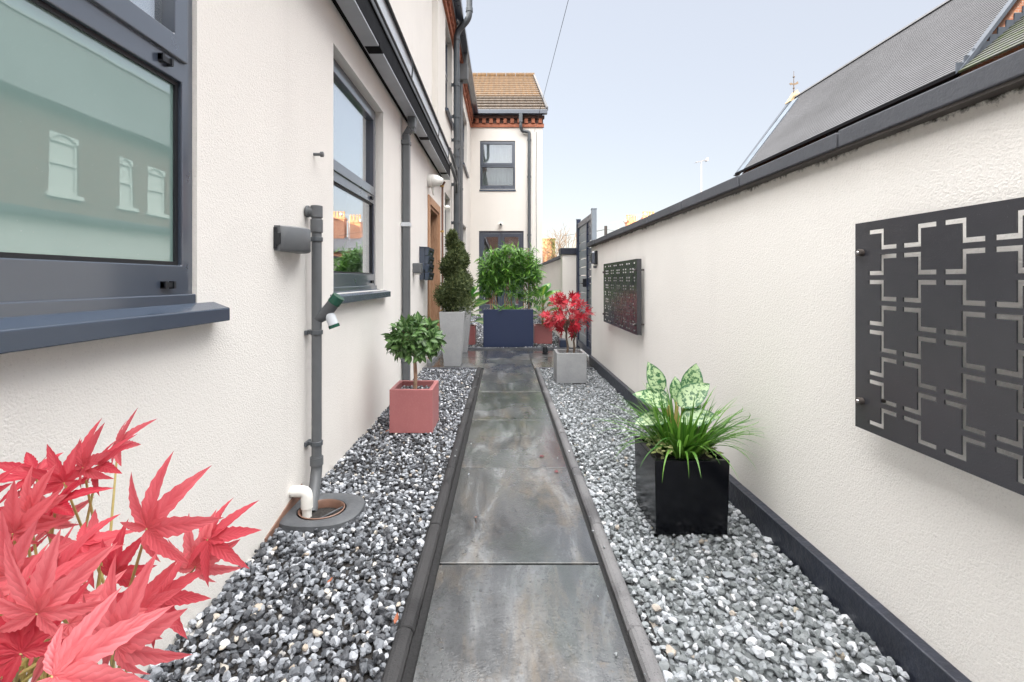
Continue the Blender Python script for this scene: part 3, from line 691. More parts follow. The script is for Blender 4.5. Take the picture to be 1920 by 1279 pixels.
# ------------------------------------------------------------------ tall rear house: side wall and the wing that closes the path
rh = thing('house', 'tall white rendered house with brick dentil eaves closing the end of the path', 'house', (-1.03, 14.2, 0))
XA, YB = -1.03, 14.2
wa = [(8.12, 9.12, 4.1, 5.72), (11.4, 12.9, 3.98, 5.45), (8.05, 8.85, 1.0, 2.62), (11.5, 12.6, 1.0, 2.50)]
mb = MB(); mb.plate((7.2, YB), (-.05, 6.2), wa, -.3, 0, fx(XA)); mb.build('side_wall', M['render_rear'], rh)
wb = [(-.737, .344, 3.86, 5.354), (-.77, .606, .04, 2.587)]
mb = MB(); mb.plate((XA - .3, 1.18), (-.05, 6.2), wb, -.3, 0, fy(YB)); mb.build('end_wall', M['render_rear'], rh)
mb = MB(); mb.plate((YB + .3, 26.4), (-.05, 6.2), [], -.3, 0, fx(1.18)); mb.prism([(YB, 6.2), (26.4, 6.2), (20.3, 10.0)], 0, .88, 1.178)
mb.box(-7, .88, 26.1, 26.4, -.05, 6.2); mb.box(-7.3, -7, 7.2, 26.4, -.05, 6.2); mb.build('gable_wall', M['render_rear'], rh)
for (a, b, c, d) in wa:
    sash_window(rh, fx(XA), a, b, c, d, c + (d - c) * .5, .09, None, None, (.06, .05), net=True, clips=False)
sash_window(rh, fy(YB), *wb[0], 4.55, .03, None, None, (.02, .02), net=True, clips=False)
# french doors
to = fy(YB); u0, u1, v0, v1 = wb[1]; um = (u0 + u1) / 2
mb = MB(); mb.plate((u0, u1), (v0, v1), [(u0 + .06, u1 - .06, v0, v1 - .07)], -.11, -.04, to); fd = mb.build('door_frame', M['frame'], rh, bevel=.004)
for (a, b) in ((u0 + .063, um - .003), (um + .003, u1 - .063)):
    mb = MB(); mb.plate((a, b), (v0 + .01, v1 - .073), [(a + .10, b - .10, v0 + .28, v1 - .185)], -.10, -.045, to); mb.build('door', M['frame'], fd, bevel=.004)
    mb = MB(); tbox(mb, to, a + .095, b - .095, v0 + .275, v1 - .18, -.075, -.069); mb.build('door_pane', M['glass'], fd)
mb = MB(); tbox(mb, to, um - .11, um + .02, 1.02, 1.05, -.045, -.005); mb.build('door_handle', M['brass'], fd, bevel=.003)
mb = MB(); P = [to(u0-.3, -.04, -.32), to(u1+.3, -.04, -.32), to(u1+.3, 2.9, -.32), to(u0-.3, 2.9, -.32), to(u0-.3, -.04, -2.6), to(u1+.3, -.04, -2.6), to(u1+.3, 2.9, -2.6), to(u0-.3, 2.9, -2.6)]
mb.add(P, [(4,5,6,7), (0,1,5,4), (2,3,7,6), (1,2,6,5), (3,0,4,7)]); mb.build('room', M['room'], fd, fix=False)
mb = MB(); n = 30; V = []
for k in range(n):
    u = um + .06 + .5 * k / (n - 1); d = -.24 + .015 * math.sin(u * 60); V += [to(u, .05, d), to(u, 2.55, d)]
mb.add(V, [(2*i, 2*i+2, 2*i+3, 2*i+1) for i in range(n - 1)]); mb.build('curtain', M['curtain'], fd, fix=False)
# brick dentil eaves on both walls
mb = MB(); mb2 = MB(); mb3 = MB()
mb.box(XA - .05, XA + .045, 7.21, YB + .0, 5.76, 5.87); mb2.box(XA - .05, XA + .012, 7.21, YB, 5.871, 6.02); mb.box(XA - .05, XA + .10, 7.21, YB, 6.021, 6.10)
mb.box(XA + .046, 1.225, YB - .045, YB + .05, 5.76, 5.87); mb2.box(XA + .013, 1.20, YB - .012, YB + .05, 5.871, 6.02); mb3.box(XA + .101, 1.235, YB - .10, YB + .05, 6.021, 6.10)
y = 7.3
while y < YB - .15:
    mb.box(XA, XA + .085, y, y + .108, 5.872, 6.018); y += .215
x = XA + .15
while x < 1.2:
    mb.box(x, x + .108, YB - .085, YB, 5.872, 6.018); x += .215
mb.build('dentil_course', M['brick_band'], rh, bevel=.006, seg=1); mb2.build('dentil_recess', M['brick_dark'], rh); mb3.build('corbel_course', M['brick_dark'], rh)
mb = MB()
mb.box(XA + .101, XA + .115, 7.21, YB - .1, 6.05, 6.24); mb.box(XA + .115, XA + .25, 7.0, YB - .12, 6.11, 6.24); mb.box(XA + .115, 1.31, YB - .24, YB - .101, 6.11, 6.24)
mb.build('gutter', M['frame'], rh, bevel=.02, seg=3)
# roofs
mb = MB(); mb.prism([(-.80, 6.245), (-4.2, 9.1), (-7.5, 6.245), (-7.5, 6.2), (-.80, 6.2)], 1, 7.2, 14.5); mb.build('side_roof', M['slate'], rh)
mb = MB(); rows = 16; ye, ze, yr, zr = YB - .16, 6.24, 20.3, 10.03
for k in range(rows):
    t0, t1 = k / rows, (k + 1) / rows
    a = (ye + (yr - ye) * t0, ze + (zr - ze) * t0 + .055); b = (ye + (yr - ye) * t1 + .06, ze + (zr - ze) * t1 + .012 + .037)
    xl = -1.0 - 5.5 * t0 if k < 99 else -1
    n = max(2, int((1.31 - xl) / .2)); 
    mb.prism([(a[0], a[1]), (b[0], b[1] - .02), (b[0], b[1] - .06), (a[0], a[1] - .05)], 0, xl, 1.31)
mb.prism([(yr, zr), (26.6, 6.24), (26.6, 6.19), (yr, zr - .05)], 0, -6.5, 1.31)
roof = mb.build('roof', M['pantile'], rh)
mb = MB()
for k in range(18): mb.tube([(1.33 - k * .42, yr, zr + .03), (1.33 - (k + 1) * .42 + .02, yr, zr + .03)], .11, 10)
mb.build('ridge_tile', M['pantile'], rh, smooth=True)
mb = MB(); mb.hull8([(1.28, ye, ze - .02), (1.34, ye, ze - .02), (1.34, yr, zr - .02), (1.28, yr, zr - .02), (1.28, ye, ze + .10), (1.34, ye, ze + .10), (1.34, yr, zr + .09), (1.28, yr, zr + .09)]); mb.build('verge', M['slate'], rh)

# pipes on the rear house
st = thing('soil_stack', 'thick dark grey soil stack bending out past the brick eaves', 'pipe', (-.93, 9.06, 0))
pts = [(-.93, 9.06, -.02), (-.93, 9.06, 3.0)] + fillet([(-.93, 9.06, 5.0), (-.93, 9.06, 5.93), (-.675, 9.0, 6.17), (-.675, 9.0, 7.3)], .12, 5)
pipe('pipe', pts, .06, M['dark_pipe'], st, seg=20)
for z in (5.80, 4.9, 4.28, 3.82, 3.52, 3.30, 2.95, 2.2, 1.1): collar(st, -.93, 9.06, z, .07, .06, M['dark_pipe'], 'coupling', XA)
collar(st, -.675, 9.0, 6.33, .07, .08, M['dark_pipe'], 'coupling')
mb = MB(); mb.lathe([(.05, 0), (.05, .05), (.03, .052)], (-.90, 9.0, 3.68), 'y', 18); mb.build('access_cap', M['grey_plastic'], st, smooth=True)
for (z, x, y, zz) in ((3.30, -.885, 7.75, 2.985), (3.02, -.905, 7.75, 3.235)):
    pipe('side_branch', fillet([(x, 7.6, zz), (x, 8.0, zz), (x + .02, 8.35, zz - .12), (-.90, 8.75, zz - .05), (-.93, 9.03, zz - .2)], .15), .03, M['dark_pipe'], st)
rd = thing('downpipe', 'slim grey downpipe with a hopper just beyond the thick soil stack', 'downpipe', (-.95, 10.3, 0))
pipe('pipe', [(-.955, 10.3, -.02), (-.955, 10.3, 5.55)], .04, M['grey_plastic'], rd)
mb = MB(); mb.box(-1.0, -.80, 10.18, 10.42, 5.5, 5.85); mb.box(-.9, -.82, 10.25, 10.35, 5.85, 6.12); mb.build('hopper', M['grey_plastic'], rd, bevel=.01)
for z in (4.4, 3.1, 1.6): collar(rd, -.955, 10.3, z, .047, .05, M['light_grey'] if z < 2.5 else M['grey_plastic'], 'bracket', XA)
ed = thing('downpipe', 'round grey downpipe with a swan neck on the end wall beside the upper window', 'downpipe', (.77, 14.12, 0))
pipe('pipe', fillet([(.505, 14.02, 6.13), (.505, 14.02, 5.72), (.55, 14.1, 5.62), (.77, 14.12, 5.60), (.77, 14.12, 5.4)], .06) + [(.77, 14.12, -.02)], .05, M['dark_pipe'], ed)
mb = MB(); mb.box(.45, .56, 13.96, 14.08, 5.85, 6.13); mb.build('outlet', M['dark_pipe'], ed, bevel=.01)
for z in (5.35, 4.23, 2.45, 1.0):
    mb = MB(); mb.lathe([(.06, -.03), (.06, .03)], (.77, 14.12, z), seg=18); mb.box(.72, .82, 14.12, 14.2, z - .015, z + .015); mb.build('bracket', M['dark_pipe'], ed, smooth=True)
cp = thing('copper_pipe', 'narrow brown pipe with brass clips to the right of the oak door', 'pipe', (-.97, 7.25, 0))
pipe('pipe', fillet([(-.93, 7.25, 2.62), (-.965, 7.25, 2.55), (-.965, 7.25, .02)], .03), .017, M['copper'], cp)
for z in (2.55, 1.84, 1.25, .6):
    mb = MB(); mb.lathe([(.023, -.015), (.023, .015)], (-.965, 7.25, z), seg=14); mb.box(-1.0, -.965, 7.24, 7.26, z - .01, z + .01); mb.build('clip', M['clip_brass'], cp, smooth=True)
pc = thing('cable', 'thin pale cable running down the end wall near its corner', 'cable', (1.0, 14.19, 0))
mb = MB(); mb.tube([(1.0, 14.19, 5.62), (.985, 14.19, 4.0), (.995, 14.19, 2.4), (.99, 14.19, .1)], .007, 6); mb.build('line', M['grey_plastic'], pc)
# ------------------------------------------------------------------ fixtures on the left wall
wl = thing('wall_light', 'curved grey up and down wall light beside the thin waste pipe', 'wall light', (-1.0, 2.15, 1.26))
mb = MB(); n = 14; V = []
for k in range(n + 1):
    t = k / n; y = 2.01 + .255 * t; d = .012 + .085 * math.sin(math.pi * (.06 + .88 * t)) ** .9
    for (z, dd) in ((1.208, d - .006), (1.214, d), (1.312, d), (1.318, d - .006)): V.append((-1.0 + dd, y, z))
    V.append((-1.0, y, 1.318)); V.append((-1.0, y, 1.208))
mb.add(V, [(i*6+k, i*6+(k+1) % 6, (i+1)*6+(k+1) % 6, (i+1)*6+k) for i in range(n) for k in range(6)] + [tuple(range(6)), tuple(n*6+k for k in range(6))])
mb.build('body', M['grey_plastic'], wl, smooth=True, angle=50)
mb = MB(); mb.box(-1.0, -.985, 2.004, 2.010, 1.216, 1.31); mb.box(-.998, -.97, 2.003, 2.012, 1.235, 1.285); mb.build('back_plate', M['cable'], wl, bevel=.002)
bo = MB(); bo.lathe([(.008, 0), (.008, .035), (.014, .036), (.014, .05), (.006, .052)], (-1.0, 2.43, 1.74), 'x', 14); setp(bo.build('wall_bolt', M['grey_plastic'], smooth=True), 'small grey bolt sticking out of the white wall above the waste pipe', 'bolt')
sl = thing('wall_light', 'small square grey wall light beside the downpipe and the letterboxes', 'wall light', (-1.0, 5.1, 1.2))
mb = MB(); mb.box(-1.0, -.905, 5.05, 5.15, 1.155, 1.265); mb.build('body', M['grey_plastic'], sl, bevel=.008)
mb = MB(); mb.lathe([(.03, -.018), (.03, 0)], (-.95, 5.1, 1.155), seg=16); mb.build('lens', M['white_plastic'], sl)
lb = thing('letterbox', 'dark grey stack of four sloping letterboxes on the wall before the oak door', 'letterbox', (-1.0, 5.65, 1.2))
mb = MB(); mb.box(-1.0, -.935, 5.45, 5.86, 1.20, 1.465); mb.box(-1.0, -.945, 5.48, 5.80, 1.08, 1.20); mb.hull8([(-1.0,5.44,1.462),(-.885,5.44,1.462),(-.885,5.87,1.462),(-1.0,5.87,1.462),(-1.0,5.44,1.475),(-.885,5.44,1.468),(-.885,5.87,1.468),(-1.0,5.87,1.475)])
mb.build('housing', M['sill'], lb, bevel=.004)
for k in range(4):
    z0 = 1.075 + k * .098
    mb = MB(); mb.hull8([(-.934,5.45,z0),(-.900,5.45,z0),(-.900,5.86,z0),(-.934,5.86,z0),(-.934,5.45,z0+.093),(-.880,5.45,z0+.093),(-.880,5.86,z0+.093),(-.934,5.86,z0+.093)])
    d = mb.build('box_door', M['sill'], lb, bevel=.003)
    mb = MB(); mb.box(-.888, -.876, 5.52, 5.79, z0 + .062, z0 + .072); mb.build('slot', M['cable'], d)
    mb = MB(); mb.lathe([(.008, 0), (.008, .006)], (-.893, 5.655, z0 + .03), 'x', 10); mb.build('lock', M['brass'], d)
fl = thing('security_light', 'white cone shaped lamp high on the wall above the oak door', 'security light', (-1.0, 6.1, 2.37))
mb = MB(); mb.lathe([(.075, 0), (.085, .02), (.085, .05), (.075, .055)], (-1.0, 6.08, 2.38), 'x', 20); mb.lathe([(.078, .045), (.085, .06), (.070, .13), (.035, .19), (.02, .20)], (-1.0, 6.08, 2.385), 'x', 22)
mb.build('body', M['white_plastic'], fl, smooth=True)
mb = MB(); mb.tube([(-.94, 6.08, 2.33), (-.935, 6.1, 2.25), (-.93, 6.12, 2.20)], [.022, .02, .012], 10); mb.build('sensor', M['white_plastic'], fl, smooth=True)
sc2 = thing('security_camera', 'little white camera on the rear house wall past the brown pipe', 'camera', (XA, 7.6, 2.15))
mb = MB(); mb.lathe([(.03, 0), (.03, .05)], (XA, 7.6, 2.3), 'x', 14); mb.lathe([(.012, 0), (.035, .02), (.035, .07), (.02, .09)], (XA + .05, 7.6, 2.27), 'x', 14); mb.build('body', M['white_plastic'], sc2, smooth=True)
cc = thing('security_camera', 'white dome camera over the double doors on the end wall', 'camera', (-.115, YB, 2.78))
mb = MB(); mb.lathe([(.06, 0), (.06, .03)], (-.115, YB - .03, 2.80), 'y', 18); mb.lathe([(.02, 0), (.055, .025), (.06, .07), (.05, .11), (.02, .13)], (-.10, YB - .15, 2.765), 'y', 18); mb.build('body', M['white_plastic'], cc, smooth=True)
mb = MB(); mb.lathe([(.035, 0), (.03, .004)], (-.10, YB - .158, 2.765), 'y', 16); mb.build('lens', M['cable'], cc, smooth=True)

# ------------------------------------------------------------------ garden wall, coping, plinth
gw = thing('garden_wall', 'long cream rendered garden wall with grey coping along the right of the path', 'wall', (1.25, 2.2, 0))
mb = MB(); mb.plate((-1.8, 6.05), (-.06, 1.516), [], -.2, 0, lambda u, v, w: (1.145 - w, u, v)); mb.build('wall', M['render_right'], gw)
jo = [-1.9, -1.29, -.6, .10, .79, 1.53, 2.165, 2.86, 3.55, 4.25, 4.96, 5.62, 6.13]
for a, b in zip(jo[:-1], jo[1:]):
    dz = random.uniform(-.003, .003); dx = random.uniform(-.003, .003)
    mb = MB(); mb.prism([(1.10 + dx, 1.517), (1.39, 1.517), (1.39, 1.572 + dz), (1.245, 1.585 + dz), (1.10 + dx, 1.570 + dz)], 1, a + .004, b - .004); mb.build('coping_stone', M['coping'], gw, bevel=.004)
mb = MB(); mb.box(1.108, 1.36, -1.8, 6.04, 1.508, 1.5165); mb.build('mortar_bed', M['iron'], gw)
mb = MB(); mb.hull8([(1.112,-1.8,-.06),(1.146,-1.8,-.06),(1.146,6.05,-.06),(1.112,6.05,-.06),(1.110,-1.8,.094),(1.1455,-1.8,.099),(1.1455,6.05,.099),(1.110,6.05,.094)]); mb.build('plinth', M['plinth'], gw, bevel=.004)
rw = thing('garden_wall', 'low white rear wall with dark pillar cap running on from the gate to the end house', 'wall', (1.15, 10.8, 0))
mb = MB(); mb.box(1.05, 1.25, 7.76, 14.2, -.05, 1.47); mb.build('wall', M['render_rear'], rw)
mb = MB(); mb.box(1.01, 1.29, 7.76, 14.19, 1.471, 1.53); mb.build('coping', M['coping'], rw, bevel=.004)
mb = MB(); mb.box(.95, 1.19, 7.52, 7.759, -.05, 1.495); mb.build('pillar', M['render_rear'], rw)
mb = MB(); mb.box(.92, 1.22, 7.49, 7.79, 1.496, 1.60); mb.build('pillar_cap', M['plinth'], rw, bevel=.006)
mb = MB(); mb.box(.885, 1.0, 7.30, 7.519, -.05, .13); mb.build('foot_block', M['navy'], rw, bevel=.006)
bl = thing('wall_light', 'black ribbed bulkhead light at the gate end of the garden wall', 'wall light', (1.1, 5.7, 1.36))
mb = MB(); mb.box(1.115, 1.145, 5.64, 5.76, 1.27, 1.44); mb.build('back_plate', M['cable'], bl, bevel=.01)
mb = MB(); mb.hull8([(1.07,5.665,1.285),(1.115,5.65,1.275),(1.115,5.75,1.275),(1.07,5.735,1.285),(1.07,5.665,1.42),(1.115,5.65,1.435),(1.115,5.75,1.435),(1.07,5.735,1.42)]); mb.build('lens', M['frame'], bl, bevel=.012)
mb = MB()
for z in (1.31, 1.335, 1.36, 1.385, 1.405): mb.box(1.064, 1.074, 5.655, 5.745, z - .005, z + .005)
mb.build('cage', M['cable'], bl)
mb = MB(); mb.lathe([(.018, -.03), (.022, 0)], (1.12, 5.7, 1.255), seg=12); mb.build('gland', M['grey_plastic'], bl, smooth=True)

# ------------------------------------------------------------------ gate in the wall line
gt = thing('gate', 'tall navy and grey slatted side gate between the pillar and the garden wall', 'gate', (1.2, 6.8, 0))
for (y, zt) in ((6.19, 2.025), (7.47, 2.05)):
    mb = MB(); mb.box(1.17, 1.235, y - .032, y + .032, -.05, zt); p = mb.build('post', M['gate_grey'] if y < 7 else M['navy'], gt, bevel=.004)
    mb = MB(); mb.box(1.166, 1.239, y - .036, y + .036, zt + .001, zt + .012); mb.build('post_cap', M['gate_grey'], p, bevel=.003)
mb = MB(); mb.box(1.18, 1.225, 6.223, 7.437, 1.90, 1.985); mb.box(1.18, 1.225, 6.223, 7.437, .03, .13); mb.box(1.18, 1.225, 6.60, 6.67, .13, 1.90); mb.box(1.18, 1.225, 7.367, 7.437, .13, 1.90); mb.box(1.18, 1.225, 6.224, 6.26, .13, 1.90)
mb.build('leaf_frame', M['navy'], gt, bevel=.004)
mb = MB(); z = .132
while z < 1.80:
    mb.box(1.197, 1.212, 6.671, 7.366, z, z + .118); z += .1275
mb.build('slat_panel', M['gate_grey'], gt, bevel=.002)
mb = MB(); z = .135
while z < 1.86:
    mb.box(1.194, 1.206, 6.261, 6.599, z, z + .088); z += .1
mb.build('side_slats', M['navy'], gt)
mb = MB(); mb.box(1.13, 1.18, 6.62, 6.65, .98, 1.10); mb.tube([(1.15, 6.635, 1.03), (1.12, 6.635, 1.03), (1.12, 6.75, 1.03)], .009, 8); mb.build('latch', M['cable'], gt, smooth=True, bevel=.002)

# ------------------------------------------------------------------ decorative wall screens
def screen(yf, label):
    root = thing('wall_screen', label, 'wall panel', (1.12, yf, .94), 'geometric metal screens on the garden wall')
    L, zt, zb = 1.255, 1.252, .632; Hh = zt - zb; holes = []
    sw = .0118
    for i in range(10):
        for j in range(8):
            u = .100 + .1173 * i; v = zt - .0555 - .0731 * j
            if (i + j) % 2 == 0: a, b = v + .0235, v - .0235
            else: a, b = v - .0235, v + .0235
            # u grows towards the camera; far arm at height a, near arm at height b
            lo, hi = min(a, b), max(a, b)
            holes += [(u - .0484, u + sw/2, a - sw/2, a + sw/2), (u - sw/2, u + .0484, b - sw/2, b + sw/2), (u - sw/2, u + sw/2, lo - sw/2, hi + sw/2)]
    mb = MB(); mb.plate((0, L), (zb, zt), holes, 0, .004, lambda u, v, w: (1.080 - w + .002, yf - u, v)); mb.build('panel', M['panel'], root)
    mb = MB(); mb.box(1.0825, 1.116, yf - L, yf - L + .003, zb, zt); mb.box(1.0825, 1.088, yf - .003, yf, zb, zt); mb.build('folded_edge', M['panel'], root)
    for u in (.028, L - .028):
        for z in (1.162, .716):
            mb = MB(); mb.lathe([(.0105, 0), (.0105, .014), (.007, .017), (.006, .082)], (1.063, yf - u, z), 'x', 16); f = mb.build('standoff', M['iron'], root, smooth=True, bevel=.001)
            mb = MB(); mb.lathe([(.004, -.003), (.006, .001)], (1.0625, yf - u, z), 'x', 12); mb.build('bolt_head', M['brass'], f, smooth=True)
    return root
screen(1.419, 'charcoal metal screen cut with stepped slots nearest the camera on the garden wall')
screen(5.007, 'far charcoal screen with stepped slots on the garden wall beside the gate')

# ------------------------------------------------------------------ planters
def stones_in(parent, x0, x1, y0, y1, z, mat, sp=.022, size=.028):
    X, Y = np.meshgrid(np.arange(x0, x1, sp), np.arange(y0, y1, sp)); n = X.size
    P = np.stack([X.ravel() + rng.uniform(-.5, .5, n) * sp, Y.ravel() + rng.uniform(-.5, .5, n) * sp, z + rng.uniform(-.006, .006, n)], 1)
    P[:, 0] = np.clip(P[:, 0], x0 + .012, x1 - .012); P[:, 1] = np.clip(P[:, 1], y0 + .012, y1 - .012)
    V, F = [], []; scatter(P, size * np.exp(rng.normal(0, .2, n)), ST_LO, V, F, 0)
    return setp(fast_mesh('pebble_topping', V, F, [mat], parent), kind='stuff')
def cube_pot(name, label, x0, x1, y0, y1, h, m, wall=.03, taper=.0, fill='stones', z0=-.008, group=None, drop=.03):
    root = thing(name, label, 'planter', ((x0+x1)/2, (y0+y1)/2, 0), group)
    t = taper; mb = MB(); w = wall
    def ring(z, i, tt): return [(x0+i+tt, y0+i+tt, z), (x1-i-tt, y0+i+tt, z), (x1-i-tt, y1-i-tt, z), (x0+i+tt, y1-i-tt, z)]
    V = ring(z0, 0, t) + ring(h, 0, 0) + ring(h, w, 0) + ring(h - drop - .05, w, 0)
    F = [(3,2,1,0)] + [(r*4+k, r*4+(k+1) % 4, (r+1)*4+(k+1) % 4, (r+1)*4+k) for r in range(3) for k in range(4)] + [(12,13,14,15)]
    mb.add(V, F); mb.build('pot', m, root, bevel=.004, seg=3)
    mb = MB(); mb.box(x0+w-.002, x1-w+.002, y0+w-.002, y1-w+.002, h-drop-.045, h-drop-.012); mb.build('soil', M['soil'], root)
    if fill == 'stones': stones_in(root, x0+w, x1-w, y0+w, y1-w, h - drop - .012, M['gravel_dark'])
    return root
PL = 'terracotta pink cube planters'
cube_pot('planter', 'dusky pink cube planter holding the round bay tree on the left gravel', -.812, -.506, 3.274, 3.585, .303, M['terracotta'], group=PL, z0=-.006)
cube_pot('planter', 'dusky pink cube planter half hidden behind the tall grey vases', -.79, -.482, 7.74, 8.04, .305, M['terracotta'], group=PL, z0=-.006)
cube_pot('planter', 'dusky pink cube planter behind the scarlet maple on the right', .515, .818, 7.84, 8.14, .308, M['terracotta'], group=PL, z0=-.006)
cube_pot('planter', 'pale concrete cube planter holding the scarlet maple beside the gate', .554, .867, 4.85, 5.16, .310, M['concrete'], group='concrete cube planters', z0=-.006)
cube_pot('planter', 'glossy black cube planter of grass on the right gravel', .640, .958, 1.959, 2.272, .314, M['black_gloss'], wall=.022, taper=.007, fill=None, z0=-.004, drop=.012)
bp = cube_pot('planter', 'wide navy blue trough planter holding bamboo at the end of the path', -.334, .471, 7.43, 7.82, .606, M['blue_paint'], wall=.02, z0=.0, drop=.0)
def vase(label, xc, y0, w, d, h, zb):
    root = thing('planter', label, 'planter', (xc, y0 + d/2, 0), 'tall tapered grey vases'); n = 12; mb = MB(); V = []
    prof = []
    for k in range(n + 1):
        t = k / n; prof.append((1.0 - .36 * (1 - t) ** 1.25 - .0 * t, zb + (h - zb) * t))
    prof += [(.86, h), (.84, h - .06)]
    for (s, z) in prof:
        V += [(xc - w/2*s, y0 + d/2 - d/2*s, z), (xc + w/2*s, y0 + d/2 - d/2*s, z), (xc + w/2*s, y0 + d/2 + d/2*s, z), (xc - w/2*s, y0 + d/2 + d/2*s, z)]
    m = len(prof); F = [(3,2,1,0)] + [(r*4+k, r*4+(k+1) % 4, (r+1)*4+(k+1) % 4, (r+1)*4+k) for r in range(m-1) for k in range(4)] + [tuple((m-1)*4+k for k in range(4))]
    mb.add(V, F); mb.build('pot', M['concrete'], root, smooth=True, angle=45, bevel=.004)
    mb = MB(); mb.box(xc - w*.425, xc + w*.425, y0 + d*.075, y0 + d*.925, h - .058, h - .03); mb.build('soil', M['soil'], root); return root
vase('tall tapered pale grey vase planter nearest the oak door, holding the spiral topiary', -.647, 5.70, .31, .31, .685, .0)
vase('tall tapered pale grey vase planter behind its twin at the paving edge', -.652, 6.80, .31, .31, .685, .0)

# ------------------------------------------------------------------ leaves
def leaf_tmpl(n=5, w=.36, fold=.25, droop=.3, tip=1.0, wob=0):
    V, F, rib, ln = [], [], [], []
    for k in range(n + 1):
        t = k / n; hw = w / 2 * (math.sin(math.pi * t ** .8) ** .85 if 0 < t < 1 else 0) * (1 if t < .5 else tip)
        z = -droop * t * t
        zz = fold * hw + (wob * math.sin(t * 9) if wob else 0)
        V += [(-hw, t, z + zz), (0, t, z), (hw, t, z + zz)]; rib += [0, 1, 0]; ln += [t] * 3
    for k in range(n):
        a = k * 3; F += [(a, a+1, a+4, a+3), (a+1, a+2, a+5, a+4)]
    return np.array(V), F, np.array(rib, float), np.array(ln)
def maple_tmpl(seg=6, teeth=.14, cup=.12, seed=0, wid=.128):
    r = np.random.default_rng(seed); V = [(0, 0, 0)]; rib = [1]; al = [0]; F = []
    for (ang, L) in ((0, 1), (36, .95), (-37, .93), (76, .76), (-78, .78), (122, .46), (-124, .44)):
        a = R(ang + r.uniform(-5, 5)); L *= r.uniform(.92, 1.06); d = np.array([math.sin(a), math.cos(a), 0]); nrm = np.array([math.cos(a), -math.sin(a), 0])
        bend = r.uniform(-.30, .10) * L; tw = r.uniform(-.25, .25); base = len(V); W = wid * L + .010
        V0 = len(V)
        for k in range(1, seg + 1):
            t = k / seg; hw = W * (1.16 * math.sin(math.pi * min(1, t ** .62)) ** .9 if k < seg else 0) * (1 + (teeth if k % 2 else -teeth))
            if k == 1: hw = max(hw, W * .55) * .62
            c = d * (t * L) + np.array([0, 0, bend * t * t + cup * (1 - t) * t * .6])
            if k == seg: V.append(tuple(c)); rib.append(1); al.append(1)
            else:
                up = np.array([0, 0, .34 * hw]); q = np.array([0, 0, tw * hw])
                V += [tuple(c - nrm * hw + up - q), tuple(c), tuple(c + nrm * hw + up + q)]; rib += [0, 1, 0]; al += [t] * 3
        F += [(0, V0 + 1, V0), (0, V0 + 2, V0 + 1)]
        for k in range(seg - 2):
            p = V0 + 3 * k; F += [(p, p+1, p+4, p+3), (p+1, p+2, p+5, p+4)]
        p = V0 + 3 * (seg - 2); e = V0 + 3 * (seg - 1); F += [(p, p+1, e), (p+1, p+2, e)]
    return np.array(V), F, np.array(rib, float), np.array(al, float)
def frame(d, nrm, roll=0):
    d = np.array(d, float); d /= np.linalg.norm(d); n = np.array(nrm, float); n = n - d * n.dot(d)
    if np.linalg.norm(n) < 1e-4: n = np.array([.3, .2, 1]); n = n - d * n.dot(d)
    n /= np.linalg.norm(n); x = np.cross(d, n)
    if roll:
        c, s = math.cos(roll), math.sin(roll); x, n = x * c + n * s, n * c - x * s
    return np.stack([x, d, n], 1)
def put(mb, tm, pos, d, nrm, size, wid=1.0, roll=0):
    V, F, rib, ln = tm; A = frame(d, nrm, roll); mb.add((V * np.array([size * wid, size, size])) @ A.T + np.array(pos), F, rib=rib, along=ln)
def leaves(mb, name, m, parent=None, smooth=True): return mb.build(name, m, parent, smooth=smooth, angle=180, fix=False)
rv = lambda s=1.0: rng.normal(size=3) * s

# bay ball
bt = thing('bay_tree', 'small standard bay tree with a round leafy head in the pink planter', 'tree', (-.66, 3.43, .26))
mb = MB(); mb.tube([(-.66, 3.43, .245), (-.656, 3.432, .36), (-.661, 3.43, .48), (-.655, 3.43, .64)], [.0155, .0135, .013, .011], 10); mb.build('trunk', M['bark_bay'], bt, smooth=True)
mb = MB(); tms = [leaf_tmpl(5, .46, .35, .25), leaf_tmpl(5, .42, .40, .4), leaf_tmpl(5, .50, .25, .1)]
c0 = np.array([-.658, 3.43, .640])
for i in range(900):
    u = rng.normal(size=3); u /= np.linalg.norm(u); rr = (rng.uniform(.45, 1) ** .5) * .165
    if u[2] < -.75: continue
    p = c0 + u * rr * np.array([1.12, 1.05, .93])
    d = u * .45 + np.array([0, 0, rng.uniform(-.6, .35)]) + rv(.42); put(mb, tms[i % 3], p, d, u * 1.2 + np.array([0, 0, .5]) + rv(.25), rng.uniform(.05, .078), rng.uniform(.9, 1.2))
leaves(mb, 'crown', M['bay'], bt)
mb = MB()
for i in range(26):
    u = rng.normal(size=3); u /= np.linalg.norm(u); u[2] = abs(u[2]) - .2
    mb.tube([tuple(c0 + np.array([0, 0, -.06])), tuple(c0 + u * .08), tuple(c0 + u * .17)], [.006, .004, .002], 5)
mb.build('branch', M['bark_bay'], bt, smooth=True)

